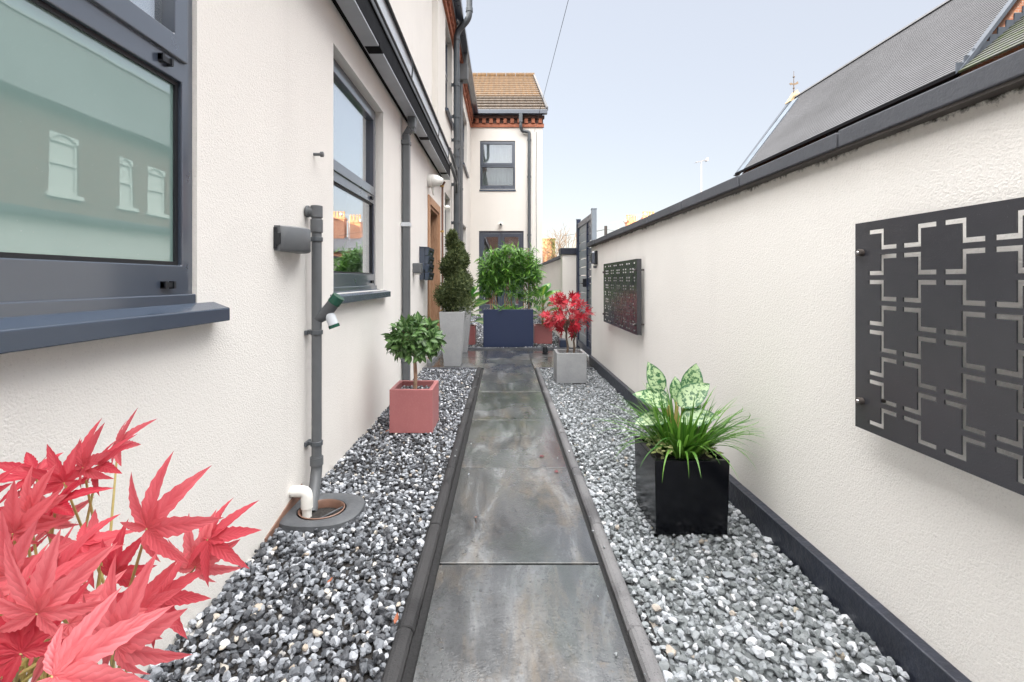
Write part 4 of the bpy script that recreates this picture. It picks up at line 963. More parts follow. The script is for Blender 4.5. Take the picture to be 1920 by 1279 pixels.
# spiral topiaries
def spiral(x, y, z0, z1, label, seed):
    r = np.random.default_rng(seed); root = thing('spiral_topiary', label, 'topiary', (x, y, z0), 'spiral topiaries')
    mb = MB(); mb.tube([(x, y, z0 - .06), (x, y, z1 - .1)], [.016, .006], 8); mb.build('trunk', M['bark'], root, smooth=True)
    mb = MB(); Vs = []; N = 17000; H2 = z1 - z0
    t = r.uniform(0, 1, N) ** 1.15; turns = 2.6; ph = 2 * math.pi * turns * t + .6
    Rr = .195 * (1 - t) ** .85 + .015
    th = r.normal(0, 1, (N, 3)); th /= np.linalg.norm(th, axis=1)[:, None]; rad = r.uniform(.45, 1.0, N) ** .5 * (1 + .16 * np.maximum(0, r.normal(size=N)))
    tube_r = (.128 * (1 - t) ** .62 + .03) * (1 + .22 * np.sin(t * 61 + 2) * np.sin(t * 173))
    cx = x + np.cos(ph) * Rr * .42; cy = y + np.sin(ph) * Rr * .42; cz = z0 + .075 + t * (H2 - .11)
    P = np.stack([cx, cy, cz], 1) + th * (tube_r * rad)[:, None] * np.array([1, 1, .80])
    d = th * .8 + r.normal(0, .55, (N, 3)) + np.array([0, 0, .3]); d /= np.linalg.norm(d, axis=1)[:, None]
    s = np.cross(d, r.normal(size=(N, 3))); s /= np.linalg.norm(s, axis=1)[:, None]
    L = r.uniform(.014, .040, N)[:, None]; w = L * .22
    A = P - s * w; B = P + s * w; C = P + d * L + s * w * .3; D = P + d * L - s * w * .3
    V = np.stack([A, B, C, D], 1).reshape(-1, 3); idx = np.arange(N) * 4
    F = np.concatenate([np.stack([idx, idx+1, idx+2], 1), np.stack([idx, idx+2, idx+3], 1)])
    fast_mesh('crown', [V], [F], [M['topiary']], root)
    return root
spiral(-.647, 5.855, .655, 1.715, 'tall dark green spiral topiary in the nearer grey vase', 3)
spiral(-.652, 6.955, .655, 1.66, 'dark spiral topiary mostly hidden behind the first one', 9)

# bamboo
bb = thing('bamboo', 'dense bright green bamboo screen with tan canes in the navy trough', 'bamboo', (.07, 7.62, .56))
mb = MB(); canes = []
for (xa, xb, k) in ((-.235, -.11, 4), (.0, .12, 5), (.31, .41, 3)):
    for i in range(k):
        x = xa + (xb - xa) * i / (k - 1) + rng.uniform(-.012, .012); y = 7.62 + rng.uniform(-.06, .06); l = rng.uniform(-.05, .05); zt = rng.uniform(1.35, 1.62)
        canes.append((x, y, l, zt)); pts = []; rs = []
        for q in range(22):
            t = q / 21; pts.append((x + l * t + .006 * math.sin(q), y, .56 + (zt - .56) * t)); rs.append((.0105 if q % 3 == 0 else .009) * (1 - .5 * t))
        mb.tube(pts, rs, 7)
mb.build('canes', M['cane'], bb, smooth=True)
mb = MB(); tms = [leaf_tmpl(4, .15, .5, .3), leaf_tmpl(4, .18, .4, .55), leaf_tmpl(4, .14, .3, .1)]
def tuft(p, n, sz):
    base = rv(1); base[2] = rng.uniform(-.4, .8)
    for q in range(n):
        d = base * .5 + rv(.7); d[2] += rng.uniform(-.6, .25); put(mb, tms[q % 3], p + rv(.012), d, np.array([0, -.4, 1]) + rv(.5), sz * rng.uniform(.75, 1.25))
for i in range(470):
    x = rng.uniform(-.41, .56); top = 1.58 + .05 * math.sin(x * 9 + 1.2) + .05 * math.sin(x * 31)
    if x > .48: top -= .15
    if x < -.33: top -= .13
    lowb = 1.10 if x > -.1 else 1.0
    z = rng.uniform(lowb, top); y = 7.62 + rng.uniform(-.2, .2)
    tuft(np.array([x, y, z]), 6, .125)
for (xa, xb, za, zb, n) in ((-.40, -.20, .80, 1.14, 80), (-.15, .02, .86, 1.14, 70), (.08, .32, .80, 1.14, 84), (.36, .60, .70, 1.2, 84), (-.36, .0, .98, 1.2, 50)):
    for i in range(n): tuft(np.array([rng.uniform(xa, xb), 7.60 + rng.uniform(-.12, .12), rng.uniform(za, zb)]), 5, .09)
leaves(mb, 'foliage', M['bamboo'], bb)
fp = thing('fern', 'small fringe of green leaves at the foot of the bamboo canes', 'plant', (.08, 7.52, .58))
mb = MB(); tms = [leaf_tmpl(5, .16, .3, .5)]
for i in range(46):
    x = rng.choice([-.06, .02, .2]) + rng.uniform(-.05, .05); d = np.array([rng.normal() * .8, -.3 + rng.normal() * .3, rng.uniform(.4, 1.2)]); put(mb, tms[0], (x, 7.50, .575), d, (0, -.7, .7), rng.uniform(.09, .18))
leaves(mb, 'foliage', M['bamboo'], fp)

# broad-leaved plants behind
def broad(x, y, z, n, hgt, label, seed, arr=None):
    r = np.random.default_rng(seed); root = thing('dieffenbachia', label, 'plant', (x, y, z), 'broad leaved pot plants'); mb = MB(); st = MB()
    tms = [leaf_tmpl(8, .66, .30, .35, 1, .012), leaf_tmpl(8, .6, .4, .6, 1, .014), leaf_tmpl(8, .7, .2, .15, 1, .01)]
    st.tube([(x, y, z - .05), (x + .01, y, z + hgt * .6)], [.02, .012], 8)
    for i in range(n):
        t = i / n; a = i * 2.4 + r.uniform(-.4, .4); el = .15 + 1.1 * t; h = z + .04 + hgt * .62 * t; L = r.uniform(.25, .34)
        d = np.array([math.cos(a) * math.cos(el), math.sin(a) * math.cos(el), math.sin(el)]); p0 = np.array([x, y, h]); p1 = p0 + d * .10 + np.array([0, 0, .03])
        st.tube([tuple(p0), tuple(p0 + d * .05 + np.array([0, 0, .03])), tuple(p1)], .006, 6)
        dd = d.copy(); dd[2] -= .15; put(mb, tms[i % 3], p1, dd, np.array([-.2 * d[0], -.3, 1.0]) - d * .3, L)
    leaves(mb, 'foliage', M['dieff'], root); st.build('stalks', M['twig_green'], root, smooth=True); return root
broad(.665, 7.99, .29, 17, .66, 'yellow green broad leaved plant behind the scarlet maple', 21)
broad(-.60, 7.89, .29, 17, .60, 'yellow green broad leaved plant mostly hidden behind the tall vases', 12)

# grass and variegated plant in the black planter
gp = thing('ornamental_grass', 'arching clump of green grass blades spilling over the black planter', 'grass', (.80, 2.10, .29))
mb = MB(); cx0, cy0 = .795, 2.10
def blade(p, d, L, droop, w, n=9):
    p = np.array(p, float); d = np.array(d, float); d /= np.linalg.norm(d); side = np.cross(d, [0, 0, 1.0]); side = side / (np.linalg.norm(side) + 1e-6); side = side + np.array([0, -.2, 0.3]) * rng.normal() * .4
    V = []; pts = p.copy(); dirv = d.copy()
    for k in range(n + 1):
        t = k / n; hw = w * (1 - t ** 1.8) * (.6 + .8 * min(1, t * 4)) / 2
        if p[0] > .5: pts[0] = min(pts[0], 1.128)
        V += [pts - side * hw, pts + np.array([0, 0, -.15 * hw]), pts + side * hw]
        dirv = dirv + np.array([0, 0, -droop * (t + .15)]); dirv /= np.linalg.norm(dirv); pts = pts + dirv * L / n
    F = []
    for k in range(n): a = 3 * k; F += [(a, a+1, a+4, a+3), (a+1, a+2, a+5, a+4)]
    mb.add(V, F, rib=np.tile([0, 1, 0], n + 1))
for i in range(230):
    a = rng.uniform(0, 2 * math.pi); out = rng.uniform(.15, 1.15); L = rng.uniform(.20, .30) + .15 * min(out, 1) * rng.uniform(.5, 1)
    p = (cx0 + .07 * math.cos(a) * rng.uniform(.2, 1) + rng.normal() * .02, cy0 - .02 + .07 * math.sin(a) * rng.uniform(.2, 1), .296)
    blade(p, (math.cos(a) * out * 1.15, math.sin(a) * out, 1.0), L, rng.uniform(.07, .24) * (.5 + out * .7), rng.uniform(.008, .014))
for (dx, dy, L, dr) in ((1, -.1, .44, .13), (1, .12, .46, .12), (1, -.3, .40, .16), (.9, .3, .42, .1), (.95, -.2, .42, .20), (-1, -.2, .42, .15), (-1, .1, .40, .12), (-.9, -.5, .36, .2)):
    blade((cx0 + .06 * dx, cy0 - .02, .296), (dx, dy, .75), L, dr, .009)
for (dx, L, dr) in ((-.55, .30, .55), (.5, .34, .42), (-.2, .24, .6)):
    blade((cx0 + .08 * dx, cy0 - .09, .30), (dx, -.8, 1.2), L, dr, .009)
leaves(mb, 'blades', M['grass'], gp)
vp = thing('variegated_plant', 'large cream and green mottled leaves rising behind the grass in the black planter', 'plant', (.79, 2.16, .29))
mb = MB(); st = MB(); tms = [leaf_tmpl(9, .60, .22, .20, 1, .008), leaf_tmpl(9, .6, .18, .35, 1, .01)]
for (x, y, z, dx, dy, dz, L, nx, ny, nz) in ((.735, 2.17, .545, -.30, .05, 1.0, .155, .1, -1, .35), (.76, 2.14, .50, -.95, -.1, .45, .17, .1, -.7, .9), (.75, 2.10, .455, -1, -.2, .02, .165, 0, -.45, 1), (.86, 2.17, .525, .34, .05, 1.0, .17, -.1, -1, .25), (.80, 2.13, .50, .75, -.1, .62, .18, -.1, -.9, .7), (.80, 2.10, .44, .75, -.35, .30, .165, 0, -.7, .9), (.77, 2.18, .47, -.5, .3, .8, .15, 0, -1, .6), (.82, 2.2, .5, .1, .2, 1, .12, 0, -1, .3)):
    put(mb, tms[0], (x, y, z), (dx, dy, dz), (nx, ny, nz), L); st.tube([(.79, 2.15, .28), (.5 * x + .395, .5 * y + 1.075, .5 * z + .17), (x, y, z)], [.007, .006, .005], 6)
o = leaves(mb, 'foliage', M['varieg'], vp); st.build('stalks', M['twig_green'], vp, smooth=True)
mbx = MB(); tms = [leaf_tmpl(4, .6, .2, .3)]
sp_ = thing('trailing_sprig', 'pale yellow green sprigs filling the rim of the black planter', 'plant', (.70, 2.1, .30))
for i in range(150):
    s = rng.choice([0, 1], p=[.6, .4]); p = np.array([rng.uniform(.662, .73) if s == 0 else rng.uniform(.87, .935), rng.uniform(1.99, 2.24), .30 + rng.uniform(0, .075)]); put(mbx, tms[0], p, rv(1) + np.array([0, -.2, .5]), (0, -.4, 1), rng.uniform(.016, .03))
leaves(mbx, 'foliage', M['sprig'], sp_)

# maples
MT = [maple_tmpl(6, .10, .16, s, .105) for s in range(6)]
mp = thing('maple_tree', 'small scarlet japanese maple in the concrete planter by the gate', 'tree', (.71, 5.0, .27))
mb = MB()
for (x, y, pts) in ((.68, 5.0, [(0, 0, .25), (.01, 0, .36), (-.005, .01, .46), (.0, 0, .62)]), (.75, 5.0, [(0, 0, .25), (.012, 0, .35), (.005, .01, .42), (.03, .01, .50), (.03, .02, .64)])):
    mb.tube([(x + a, y + b, c) for a, b, c in pts], [.014 - .0018 * i for i in range(len(pts))], 8)
cm = np.array([.690, 5.0, .705])
for i in range(34):
    u = rng.normal(size=3); u /= np.linalg.norm(u); u[2] = abs(u[2]) * .9 - .25
    b = np.array([rng.choice([.68, .765]), 5.0, rng.uniform(.44, .62)]); e = cm + u * np.array([.25, .22, .22]); mb.tube([tuple(b), tuple((b + e) / 2 + np.array([0, 0, .02])), tuple(e)], [.006, .004, .002], 5)
mb.build('trunk', M['bark'], mp, smooth=True)
mb = MB()
for i in range(165):
    u = rng.normal(size=3); u /= np.linalg.norm(u); rr = rng.uniform(.45, 1) ** .6
    p = cm + u * rr * np.array([.262, .22, .225])
    if p[0] > .95: p[2] = min(p[2], .68)
    if p[0] < .5: p[2] = min(p[2], .70)
    p[0] = min(p[0], 1.0)
    d = u * .6 + rv(.5) + np.array([0, 0, -.25]); put(mb, MT[i % 6], p, d, np.array([0, -.8, .75]) + rv(.45) + u * .3, rng.uniform(.055, .082))
leaves(mb, 'crown', M['maple_far'], mp)

FM = [maple_tmpl(15, .085, .16, 30 + s, .100) for s in range(7)]
cube_pot('planter', 'pale concrete cube planter under the pink maple beside the camera', -.62, -.32, .30, .60, .31, M['concrete'], group='concrete cube planters', z0=-.006)
fm = thing('maple_tree', 'large pink red maple foliage in the near left corner', 'tree', (-.47, .45, .27))
mb = MB(); tw = MB()
def pix(px, py, y): return np.array([(px - 945) * y / 867, y, H - (py - 525) * y / 867])
hub = np.array([-.46, .46, .62]); tips = []
def hero(px, py, y, L, ang, tilt=(0, -1, .55), k=0, hub_=None):
    p = pix(px, py, y); a = R(ang); d = np.array([math.sin(a), .0, math.cos(a)]); put(mb, FM[k % 7], p, d, tilt, L); tips.append(p)
hero(276, 991, .37, .062, 42, (.1, -1, .5), 0)
hero(390, 1012, .43, .056, 75, (.2, -.8, .9), 1)
hero(367, 1062, .43, .052, 20, (.15, -1, .35), 2)
hero(156, 876, .50, .056, 30, (.1, -.75, 1.0), 3)
hero(221, 837, .60, .052, 50, (-.2, -.9, .7), 4)
hero(67, 890, .52, .050, -75, (-.1, -.6, 1), 5)
hero(24, 1000, .44, .055, 8, (.4, -1, .3), 6)
hero(97, 1085, .40, .058, 60, (.1, -.8, .8), 0)
hero(150, 1020, .46, .052, 105, (0, -.7, 1), 1)
hero(219, 1212, .31, .062, 22, (.1, -1, .45), 2)
hero(100, 1268, .25, .060, 96, (.15, -.85, .6), 3)
hero(190, 1135, .40, .055, 150, (.1, -1, .5), 4)
hero(20, 1080, .36, .056, 30, (.3, -1, .4), 5)
hero(40, 1225, .30, .058, -40, (.2, -1, .5), 6)
hero(15, 1150, .33, .056, 80, (.2, -.9, .6), 0)
hero(95, 985, .50, .050, -20, (.3, -.8, .7), 2)
hero(130, 1170, .36, .056, 120, (0, -.8, .8), 5)
hero(300, 1120, .40, .046, 95, (.2, -.9, .6), 6)
hero(40, 930, .50, .050, 40, (0, -.7, 1), 1)
hero(185, 872, .52, .050, 62, (.1, -.7, 1), 6)
hero(120, 905, .50, .050, -30, (-.1, -.7, .9), 1)
hero(105, 945, .48, .052, 70, (0, -.6, 1), 4)
hero(55, 965, .46, .052, 25, (.2, -.9, .6), 2)
hero(215, 1075, .44, .050, 40, (.1, -1, .4), 3)
hero(255, 1150, .38, .048, 65, (.1, -.9, .7), 5)
hero(70, 1150, .30, .060, 10, (.2, -1, .3), 1)
hero(-60, 960, .46, .056, 60, (.1, -.8, .8), 3)
hero(-70, 1120, .40, .058, 70, (.1, -.9, .6), 4)
for i in range(52):
    p = np.array([rng.uniform(-.66, -.30), rng.uniform(.36, .64), 0]); p[2] = rng.uniform(.60, .84) - .35 * max(0, p[0] + .42)
    q = (945 + p[0] / p[1] * 867, 525 + (H - p[2]) / p[1] * 867)
    if q[0] > 230 or q[1] < 960 or (q[0] > 60 and q[1] < 1040): continue
    put(mb, FM[i % 7], p, rv(.6) + np.array([.3, -.2, .2]), np.array([0, -.8, .7]) + rv(.4), rng.uniform(.045, .058)); tips.append(p)
leaves(mb, 'crown', M['maple'], fm)
for p in tips:
    j = hub + np.array([rng.uniform(-.05, .05), rng.uniform(-.05, .05), rng.uniform(0, .10)]); m_ = (p + j) / 2 + np.array([0, .02, -.015]); tw.tube([tuple(j), tuple(m_), tuple(p)], [.0022, .0016, .0010], 6)
tw.build('twigs', M['twig_green'], fm, smooth=True)
mb = MB()
for (dx, dy) in ((-.03, 0), (.04, .02)): mb.tube([(-.47 + dx, .45 + dy, .25), (-.47 + dx * 1.4, .45, .42), tuple(hub + np.array([dx, 0, .06]))], [.014, .011, .006], 8)
mb.build('trunk', M['bark'], fm, smooth=True)

# stray stones kicked out of the beds
P = []
for k in range(20):
    if k % 2: P.append((rng.uniform(-.335, -.27), rng.uniform(.9, 5.4), .018))
    else: P.append((rng.uniform(.37, .44), rng.uniform(.9, 5.4), .018))
for k in range(9): P.append((rng.choice([rng.uniform(-.24, -.17), rng.uniform(.29, .355)]), rng.uniform(1.2, 5.2), .004))
P = np.array(P); V, F = [], []; scatter(P, rng.uniform(.007, .017, len(P)), ST_LO, V, F, 0)
o = fast_mesh('stray_gravel', V, F, [M['gravel_pale']]); o.data.shade_flat(); setp(o, 'stray stone chips lying along the kerbs and path edges', 'gravel', kind='stuff')
# small things on the ground
spk = thing('spotlight', 'little black garden spotlight on the paving in front of the gate', 'spotlight', (.60, 6.74, 0))
mb = MB(); mb.lathe([(.018, 0), (.045, .002), (.05, .012), (.03, .02)], (.60, 6.74, 0), seg=16); mb.build('base', M['cable'], spk, smooth=True)
mb = MB(); mb.lathe([(.030, .02), (.042, .03), (.034, .105), (.028, .11)], (.60, 6.74, 0), seg=16); mb.build('lamp_head', M['cable'], spk, smooth=True)
for (x, y, z, sz, rz, lab) in ((-.83, 3.23, .018, .035, .4, 'curled orange leaf lying by the foot of the pink planter'), (-.338, 1.43, .016, .032, 1.5, 'rusty brown leaf lying on the dark gravel near the kerb'), (.235, 2.82, .004, .03, 2.2, 'wet red leaf stuck to the path slab'), (.30, 2.60, .004, .024, 3.4, 'small red leaf by the right edge of the path'), (-.62, 1.62, .018, .024, .9, 'tiny orange leaf on the dark gravel away from the kerb'), (-.13, 2.1, .004, .026, 5.0, 'small orange leaf on the left half of a path slab')):
    mb = MB(); put(mb, leaf_tmpl(6, .42, .5, -.35, 1, .05) if 'red' not in lab else MT[int(rz) % 6], (x, y, z), (math.cos(rz), math.sin(rz), .06), (0, 0, 1), sz); setp(leaves(mb, 'fallen_leaf', M['fallen'] if 'red' not in lab else M['fallen_red']), lab, 'leaf')

# ------------------------------------------------------------------ church-like hall beyond the garden wall
ch = thing('church', 'long brick hall with steep grey slate roof beyond the garden wall', 'church', (15.7, 19, 0))
XE, XR, ZE, ZR, YN, YF = 12.56, 15.73, 6.84, 10.96, 12.76, 25.0; XE2 = 2 * XR - XE
wins = [(15.16, 16.2, 4.0, 6.0), (17.85, 18.57, 3.95, 5.85), (19.27, 20.3, 3.95, 5.85), (22.0, 23.0, 4.0, 5.9)]
mb = MB(); mb.plate((YN, YF), (-.05, ZE - .15), wins, -.35, 0, lambda u, v, w: (XE + .25 - w, u, v)); mb.build('wall', M['brick_red'], ch)
mb = MB(); mb.prism([(XE + .25, -.05), (XE2 - .25, -.05), (XE2 - .25, ZE - .1), (XR, ZR - .25), (XE + .25, ZE - .1)], 1, YN + .02, YN + .34); mb.prism([(XE + .25, -.05), (XE2 - .25, -.05), (XE2 - .25, ZE - .1), (XR, ZR - .25), (XE + .25, ZE - .1)], 1, YF - .35, YF - .02); mb.box(XE2 - .55, XE2 - .25, YN + .4, YF - .4, -.05, ZE - .15); mb.build('gable_wall', M['brick_orange'], ch)
for (a, b, c, d) in wins:
    to = lambda u, v, w: (XE + .25 - w, u, v)
    mb = MB(); n = 10; mid = (a + b) / 2; hw = (b - a) / 2; V = []
    mb.plate((a, b), (c, d), [(a + .09, b - .09, c + .1, (c + d) / 2 - .04), (a + .09, b - .09, (c + d) / 2 + .04, d - .28)], -.14, -.06, to)
    for k in range(10):
        t0, t1 = k / 10, (k + 1) / 10; f0 = .26 * (1 - (2*t0-1)**2); f1 = .26 * (1 - (2*t1-1)**2)
        tbox(mb, to, a + (b-a)*t0, a + (b-a)*t1, d - .28 + (f0 + f1) / 2 - .01, d + .02, -.055, -.005)
    w = mb.build('window', M['church_window'], ch)
    mb = MB(); tbox(mb, to, a + .05, b - .05, c + .05, d - .03, -.125, -.12); mb.build('pane', M['church_window'], w)
    mb = MB(); tbox(mb, to, a - .12, b + .12, c - .16, c - .01, -.12, .08); mb.build('sill', M['church_window'], w)
mb = MB(); rows = 46
for k in range(rows):
    t0, t1 = k / rows, (k + 1) / rows; wob = .0
    for (xa, xb) in ((XE, XR), (XE2, XR)):
        x0, x1 = xa + (xb - xa) * t0, xa + (xb - xa) * t1; z0, z1 = ZE + (ZR - ZE) * t0, ZE + (ZR - ZE) * t1; o = .014 if xa == XE else -.014
        mb.prism([(x0 - o, z0 + .012), (x1 - o*.2, z1 + .0), (x1 + o*1.5, z1 - .03), (x0 + o, z0 - .03)], 1, YN - .05, YF - .12)
mb.build('roof', M['slate'], ch)
mb = MB(); y = YN - .05
while y < YF - .3: mb.prism([(XR - .16, ZR - .10), (XR, ZR + .07), (XR + .16, ZR - .10)], 1, y, y + .44); y += .45
mb.build('ridge_tile', M['slate'], ch)
mb = MB(); mb.prism([(XE - .10, ZE - .10), (XR - .02, ZR + .17), (XR - .02, ZR - .02), (XE + .1, ZE - .13)], 1, YF - .15, YF + .16); mb.prism([(XE2 + .10, ZE - .10), (XR + .02, ZR + .17), (XR + .02, ZR - .02), (XE2 - .1, ZE - .13)], 1, YF - .15, YF + .16); mb.build('verge_flashing', M['lead'], ch)
mb = MB(); mb.hull8([(XE - .02, YF - .75, ZE + .03), (XE + .03, YF - .75, ZE - .01), (XE + .03, YF - .16, ZE - .01), (XE - .02, YF - .16, ZE + .03), (XR - .3, YF - .75, ZR - .28), (XR - .28, YF - .75, ZR - .36), (XR - .28, YF - .16, ZR - .36), (XR - .3, YF - .16, ZR - .28)]); mb.build('verge_strip', M['lead_pale'], ch)
mb = MB(); mb.prism([(XR - .42, ZR - .30), (XR, ZR + .34), (XR + .42, ZR - .30)], 1, YF - .2, YF + .25); mb.build('apex_stone', M['gold_stone'], ch, bevel=.02)
mb = MB(); mb.hull8([(XE - .03, YN - .07, ZE + .02), (XE + .05, YN - .07, ZE - .04), (XE + .05, YN + .12, ZE - .04), (XE - .03, YN + .12, ZE + .02), (XR - .03, YN - .07, ZR + .08), (XR - .0, YN - .07, ZR + .0), (XR - .0, YN + .12, ZR + .0), (XR - .03, YN + .12, ZR + .08)]); mb.build('verge_flashing', M['lead'], ch)
mb = MB(); mb.prism([(XE - .12, ZE - .10), (XE - .0, ZE - .10), (XE + .02, ZE - .0), (XE - .12, ZE - .0)], 1, YN, YF - .1); mb.build('gutter', M['black_plastic'], ch)
# lower chancel roof against the near gable
mb = MB(); rows = 22; XC, ZC = 15.9, 9.72; xa, za = XE - .1, ZE - .06
for k in range(rows):
    t0, t1 = k / rows, (k + 1) / rows; x0, x1 = xa + (XC - xa) * t0, xa + (XC - xa) * t1; z0, z1 = za + (ZC - za) * t0, za + (ZC - za) * t1
    mb.prism([(x0 - .02, z0 + .012), (x1, z1), (x1 + .02, z1 - .03), (x0 + .02, z0 - .03)], 1, 6.0, YN - .071)
mb.prism([(XC, ZC), (19, 7), (19, 6.9), (XC, ZC - .06)], 1, 6.0, YN - .071); mb.build('lower_roof', M['slate_moss'], ch)
mb = MB(); mb.box(XE + .2, 18.8, 6.2, YN, -.05, ZE - .1); mb.build('lower_wall', M['brick_orange'], ch)
mb = MB(); nst = 15
for k in range(nst):
    t0, t1 = k / nst, (k + 1) / nst; x0, x1 = xa + (XC - xa) * t0, xa + (XC - xa) * t1; z0, z1 = za + (ZC - za) * t0, za + (ZC - za) * t1
    mb.prism([(x0, z0 - .02), (x1, z1 - .02), (x1, z1 + .10), (x0 + .02, z1 + .10)], 1, YN - .016, YN + .019)
mb.build('stepped_flashing', M['lead'], ch)
wv = thing('weathervane', 'small rusty weathervane on the far gable tip of the church roof', 'weathervane', (XR - .1, YF, ZR + .3))
mb = MB(); xx, yy = XR - .05, YF + .02; mb.tube([(xx, yy, ZR + .2), (xx, yy, ZR + 1.42)], [.03, .010], 8); mb.lathe([(.01, 0), (.055, .04), (.055, .07), (.01, .11)], (xx, yy, ZR + 1.05), seg=12); mb.lathe([(.02, 0), (.06, .05), (.02, .10)], (xx, yy, ZR + .45), seg=12); mb.build('rod', M['iron'], wv, smooth=True)
mb = MB(); mb.prism([(xx + .7 * dx, ZR + .24 + .62 * dz) for dx, dz in ((-.36, .80), (-.20, .90), (-.1, .82), (.12, .86), (.30, 1.02), (.36, .82), (.22, .74), (.05, .68), (-.15, .72), (-.22, .66))], 1, yy - .012, yy + .012); mb.build('vane', M['iron'], wv)

# ------------------------------------------------------------------ houses far off
def terrace(name, label, x0, x1, y0, y1, ze, zr, m, chim=(), ridge='x', group=None):
    root = thing(name, label, 'house', ((x0+x1)/2, (y0+y1)/2, 0), group)
    mb = MB(); mb.box(x0, x1, y0, y1, -.05, ze)
    if ridge == 'x': ym = (y0+y1)/2; mb.prism([(y0, ze), (y1, ze), (ym, zr - .1)], 0, x0, x1)
    else: xm = (x0+x1)/2; mb.prism([(x0, ze), (x1, ze), (xm, zr - .1)], 1, y0, y1)
    mb.build('wall', m, root)
    mb = MB()
    if ridge == 'x':
        mb.prism([(y0 - .3, ze - .1), (ym, zr), (y1 + .3, ze - .1), (y1 + .3, ze - .2), (ym, zr - .12), (y0 - .3, ze - .2)], 0, x0 - .15, x1 + .15)
    else: mb.prism([(x0 - .3, ze - .1), (xm, zr), (x1 + .3, ze - .1), (x1 + .3, ze - .2), (xm, zr - .12), (x0 - .3, ze - .2)], 1, y0 - .15, y1 + .15)
    mb.build('roof', M['slate'], root)
    for (cx, cy, w, zt, npots) in chim:
        mb = MB(); mb.box(cx - w/2, cx + w/2, cy - .4, cy + .4, zr - 1.6, zt); mb.box(cx - w/2 - .06, cx + w/2 + .06, cy - .46, cy + .46, zt - .25, zt - .12); c = mb.build('chimney', M['brick_orange'], root)
        for k in range(npots):
            px_ = cx - w/2 + w * (k + .5) / npots; mb = MB(); mb.lathe([(.13, 0), (.11, .55), (.14, .56), (.14, .62), (.09, .63)], (px_, cy, zt), seg=10); mb.build('chimney_pot', M['pot_clay'], c, smooth=True)
    n = 4
    if ridge == 'x':
        for k in range(n):
            cx = x0 + (x1 - x0) * (k + .5) / n
            for zc in ([1.6, 4.4] if ze > 5.5 else [1.6]):
                mb = MB(); mb.plate((cx - .5, cx + .5), (zc - .75, zc + .75), [(cx - .42, cx + .42, zc - .67, zc - .03), (cx - .42, cx + .42, zc + .03, zc + .67)], -.02, .05, fy(y0)); w_ = mb.build('window', M['white_paint'], root)
                mb = MB(); tbox(mb, fy(y0), cx - .45, cx + .45, zc - .7, zc + .7, .01, .02); mb.build('pane', M['glass'], w_)
    return root
terrace('house', 'distant terrace whose chimney pots peep over the garden wall coping', 10.5, 16.5, 45, 53, 4.0, 5.6, M['brick_orange'], [(13.56, 49, 1.25, 7.35, 4), (15.3, 49, 1.35, 7.7, 4)])
terrace('house', 'distant house carrying the tall aerial, hidden behind the garden wall', 15.2, 20.5, 37, 46, 5.9, 8.4, M['brick_red'], [], 'y')
oh = thing('house', 'far orange brick house lit by low sun beyond the rear wall', 'house', (3.5, 60, 0))
mb = MB(); mb.box(-2, 6.65, 60, 70, -.05, 6.35); mb.box(-2, 6.7, 59.95, 70.05, 6.35, 6.5); mb.build('wall', M['brick_orange'], oh)
mb = MB(); mb.plate((1.5, 2.6), (3.6, 5.2), [(1.6, 2.5, 3.7, 5.1)], -.03, .04, fy(60)); mb.build('window', M['white_paint'], oh)
mb = MB()
for i in range(700):
    t = rng.uniform(0, 1); p = np.array([6.55 - rng.exponential(.45) * (.4 + .5 * abs(t - .6)), 59.9 - rng.uniform(0, .25), 6.4 - 5 * (1 - t) ** 1.3]); put(mb, leaf_tmpl(2, .8, .1, .1), p, rv(1), rv(.4) + np.array([0, -1, .3]), rng.uniform(.12, .26))
setp(leaves(mb, 'ivy', M['topiary']), 'dark ivy climbing the corner of the far orange house', 'ivy')
def bare_tree(x, y, h, label, seed):
    r = np.random.default_rng(seed); root = thing('bare_tree', label, 'tree', (x, y, 0), 'bare winter trees'); mb = MB(); tk = MB()
    tk.tube([(x, y, -.05), (x + .05, y, h * .2), (x, y, h * .36)], [.20, .16, .12], 8)
    def grow(p, d, L, rad, lev):
        q = p + d * L + r.normal(size=3) * .06; mb.tube([tuple(p), tuple((p + q) / 2 + r.normal(size=3) * .05 * L), tuple(q)], [rad, rad * .85, rad * .65], 5 if lev < 3 else 3, False)
        if lev >= 5: return
        for k in range(3 if lev < 4 else 2):
            nd = d + r.normal(size=3) * .48 + np.array([0, 0, .14]); nd /= np.linalg.norm(nd); grow(q if k else p + (q - p) * .7, nd, L * r.uniform(.66, .86), max(rad * .6, .016), lev + 1)
    for k in range(5):
        a = k * 1.26; grow(np.array([x, y, h * (.22 + .03 * k)]), np.array([math.cos(a) * .6, math.sin(a) * .6, .8]), h * .24, .075, 1)
    tk.build('trunk', M['twig_warm'], root, smooth=True); mb.build('branches', M['twig_warm'], root, smooth=True, fix=False)
bare_tree(6.2, 50, 6.6, 'bare winter tree with fine sunlit twigs left of the gate top', 4)
bare_tree(4.6, 52, 5.0, 'shorter bare tree against the far orange house', 8)
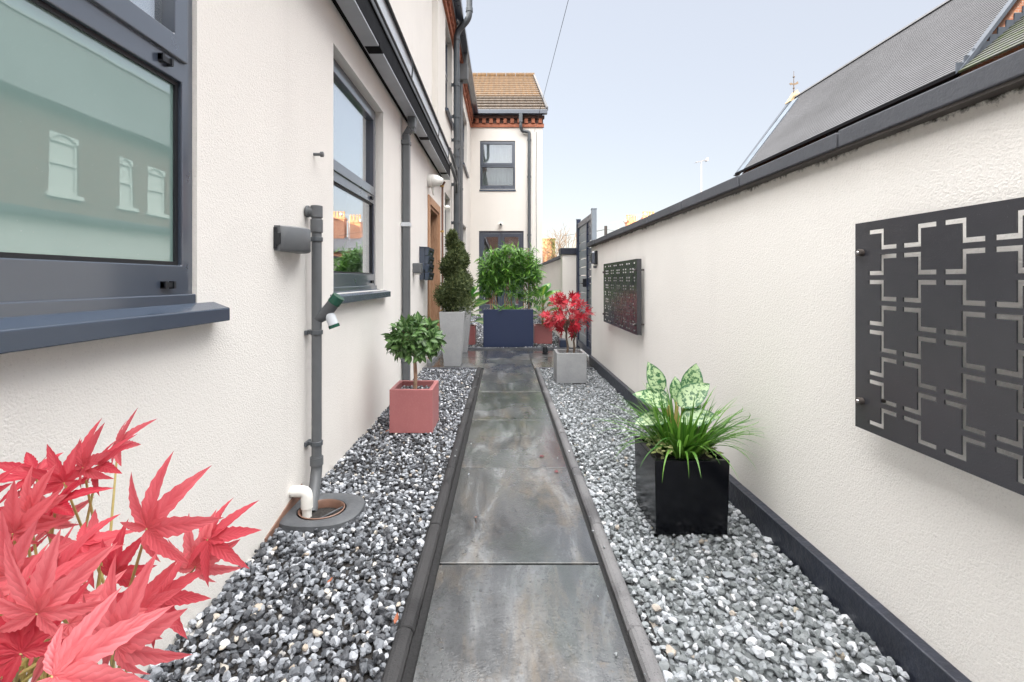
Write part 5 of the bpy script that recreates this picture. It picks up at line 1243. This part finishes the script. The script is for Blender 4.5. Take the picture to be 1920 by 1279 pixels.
def aerial(x, y, z0, z1, label, w):
    root = thing('aerial', label, 'aerial', (x, y, z0), 'rooftop aerials'); mb = MB(); mb.tube([(x, y, z0), (x, y, z1)], .035, 6); mb.build('mast', M['aerial'], root)
    mb = MB(); mb.tube([(x - w, y, z1 - .12), (x + w, y, z1 + .12)], .02, 5)
    for k in range(9): t = -1 + k / 4; mb.tube([(x + w * t, y - .3, z1 + .12 * t), (x + w * t, y + .3, z1 + .12 * t)], .012, 4)
    mb.box(x + w * .8, x + w, y - .2, y + .2, z1 + .0, z1 + .25); mb.build('array', M['aerial'], root)
aerial(17.07, 40, 8.0, 11.35, 'tall thin television aerial standing above the middle of the garden wall', .5)
aerial(11.1, 45, 5.0, 6.72, 'low aerial just above the coping near the gate', .75)
aerial(13.2, 46, 5.0, 7.5, 'aerial between the distant chimneys', .9)
tp = thing('telegraph_pole', 'short wooden telegraph pole rising over the coping right of the gate post', 'telegraph pole', (8.8, 40, 0))
mb = MB(); mb.tube([(8.8, 40, -.05), (8.8, 40, 5.75)], [.17, .13], 8); mb.build('pole', M['iron'], tp, smooth=True)
mb = MB()
for dx in (-3.5, 3.5, -2.2): mb.tube([(8.8, 40, 5.45), (8.8 + dx * .5, 40.2, 5.22), (8.8 + dx, 40.5, 4.95)], .014, 4)
mb.build('wires', M['iron'], tp)
# overhead wire from the end house towards the street
wr = thing('overhead_wire', 'single black overhead wire slanting across the sky to the end house', 'wire', (1.0, 14.1, 5.7))
A = np.array([.93, 14.17, 5.62]); B = np.array([1.143, 8.26, 6.10]); pts = [tuple(A + (B - A) * t + np.array([0, 0, -.25 * (t * .25) * (1 - t * .25)])) for t in np.linspace(0, 4.6, 24)]
mb = MB(); mb.tube(pts, .005, 5); mb.build('line', M['cable'], wr)
# unseen terrace added behind the camera, its height set to throw the passage's shade
D = 14.0; ztop = 7.5 + (15.75 + D) * math.tan(R(SUN_EL)) / math.cos(R(SUN_AZ))
terrace('house', 'unseen red brick terrace added behind the viewpoint to shade the passage', -26, 40, -D - 5, -D + 5, ztop - 4.2, ztop, M['brick_red'], [])
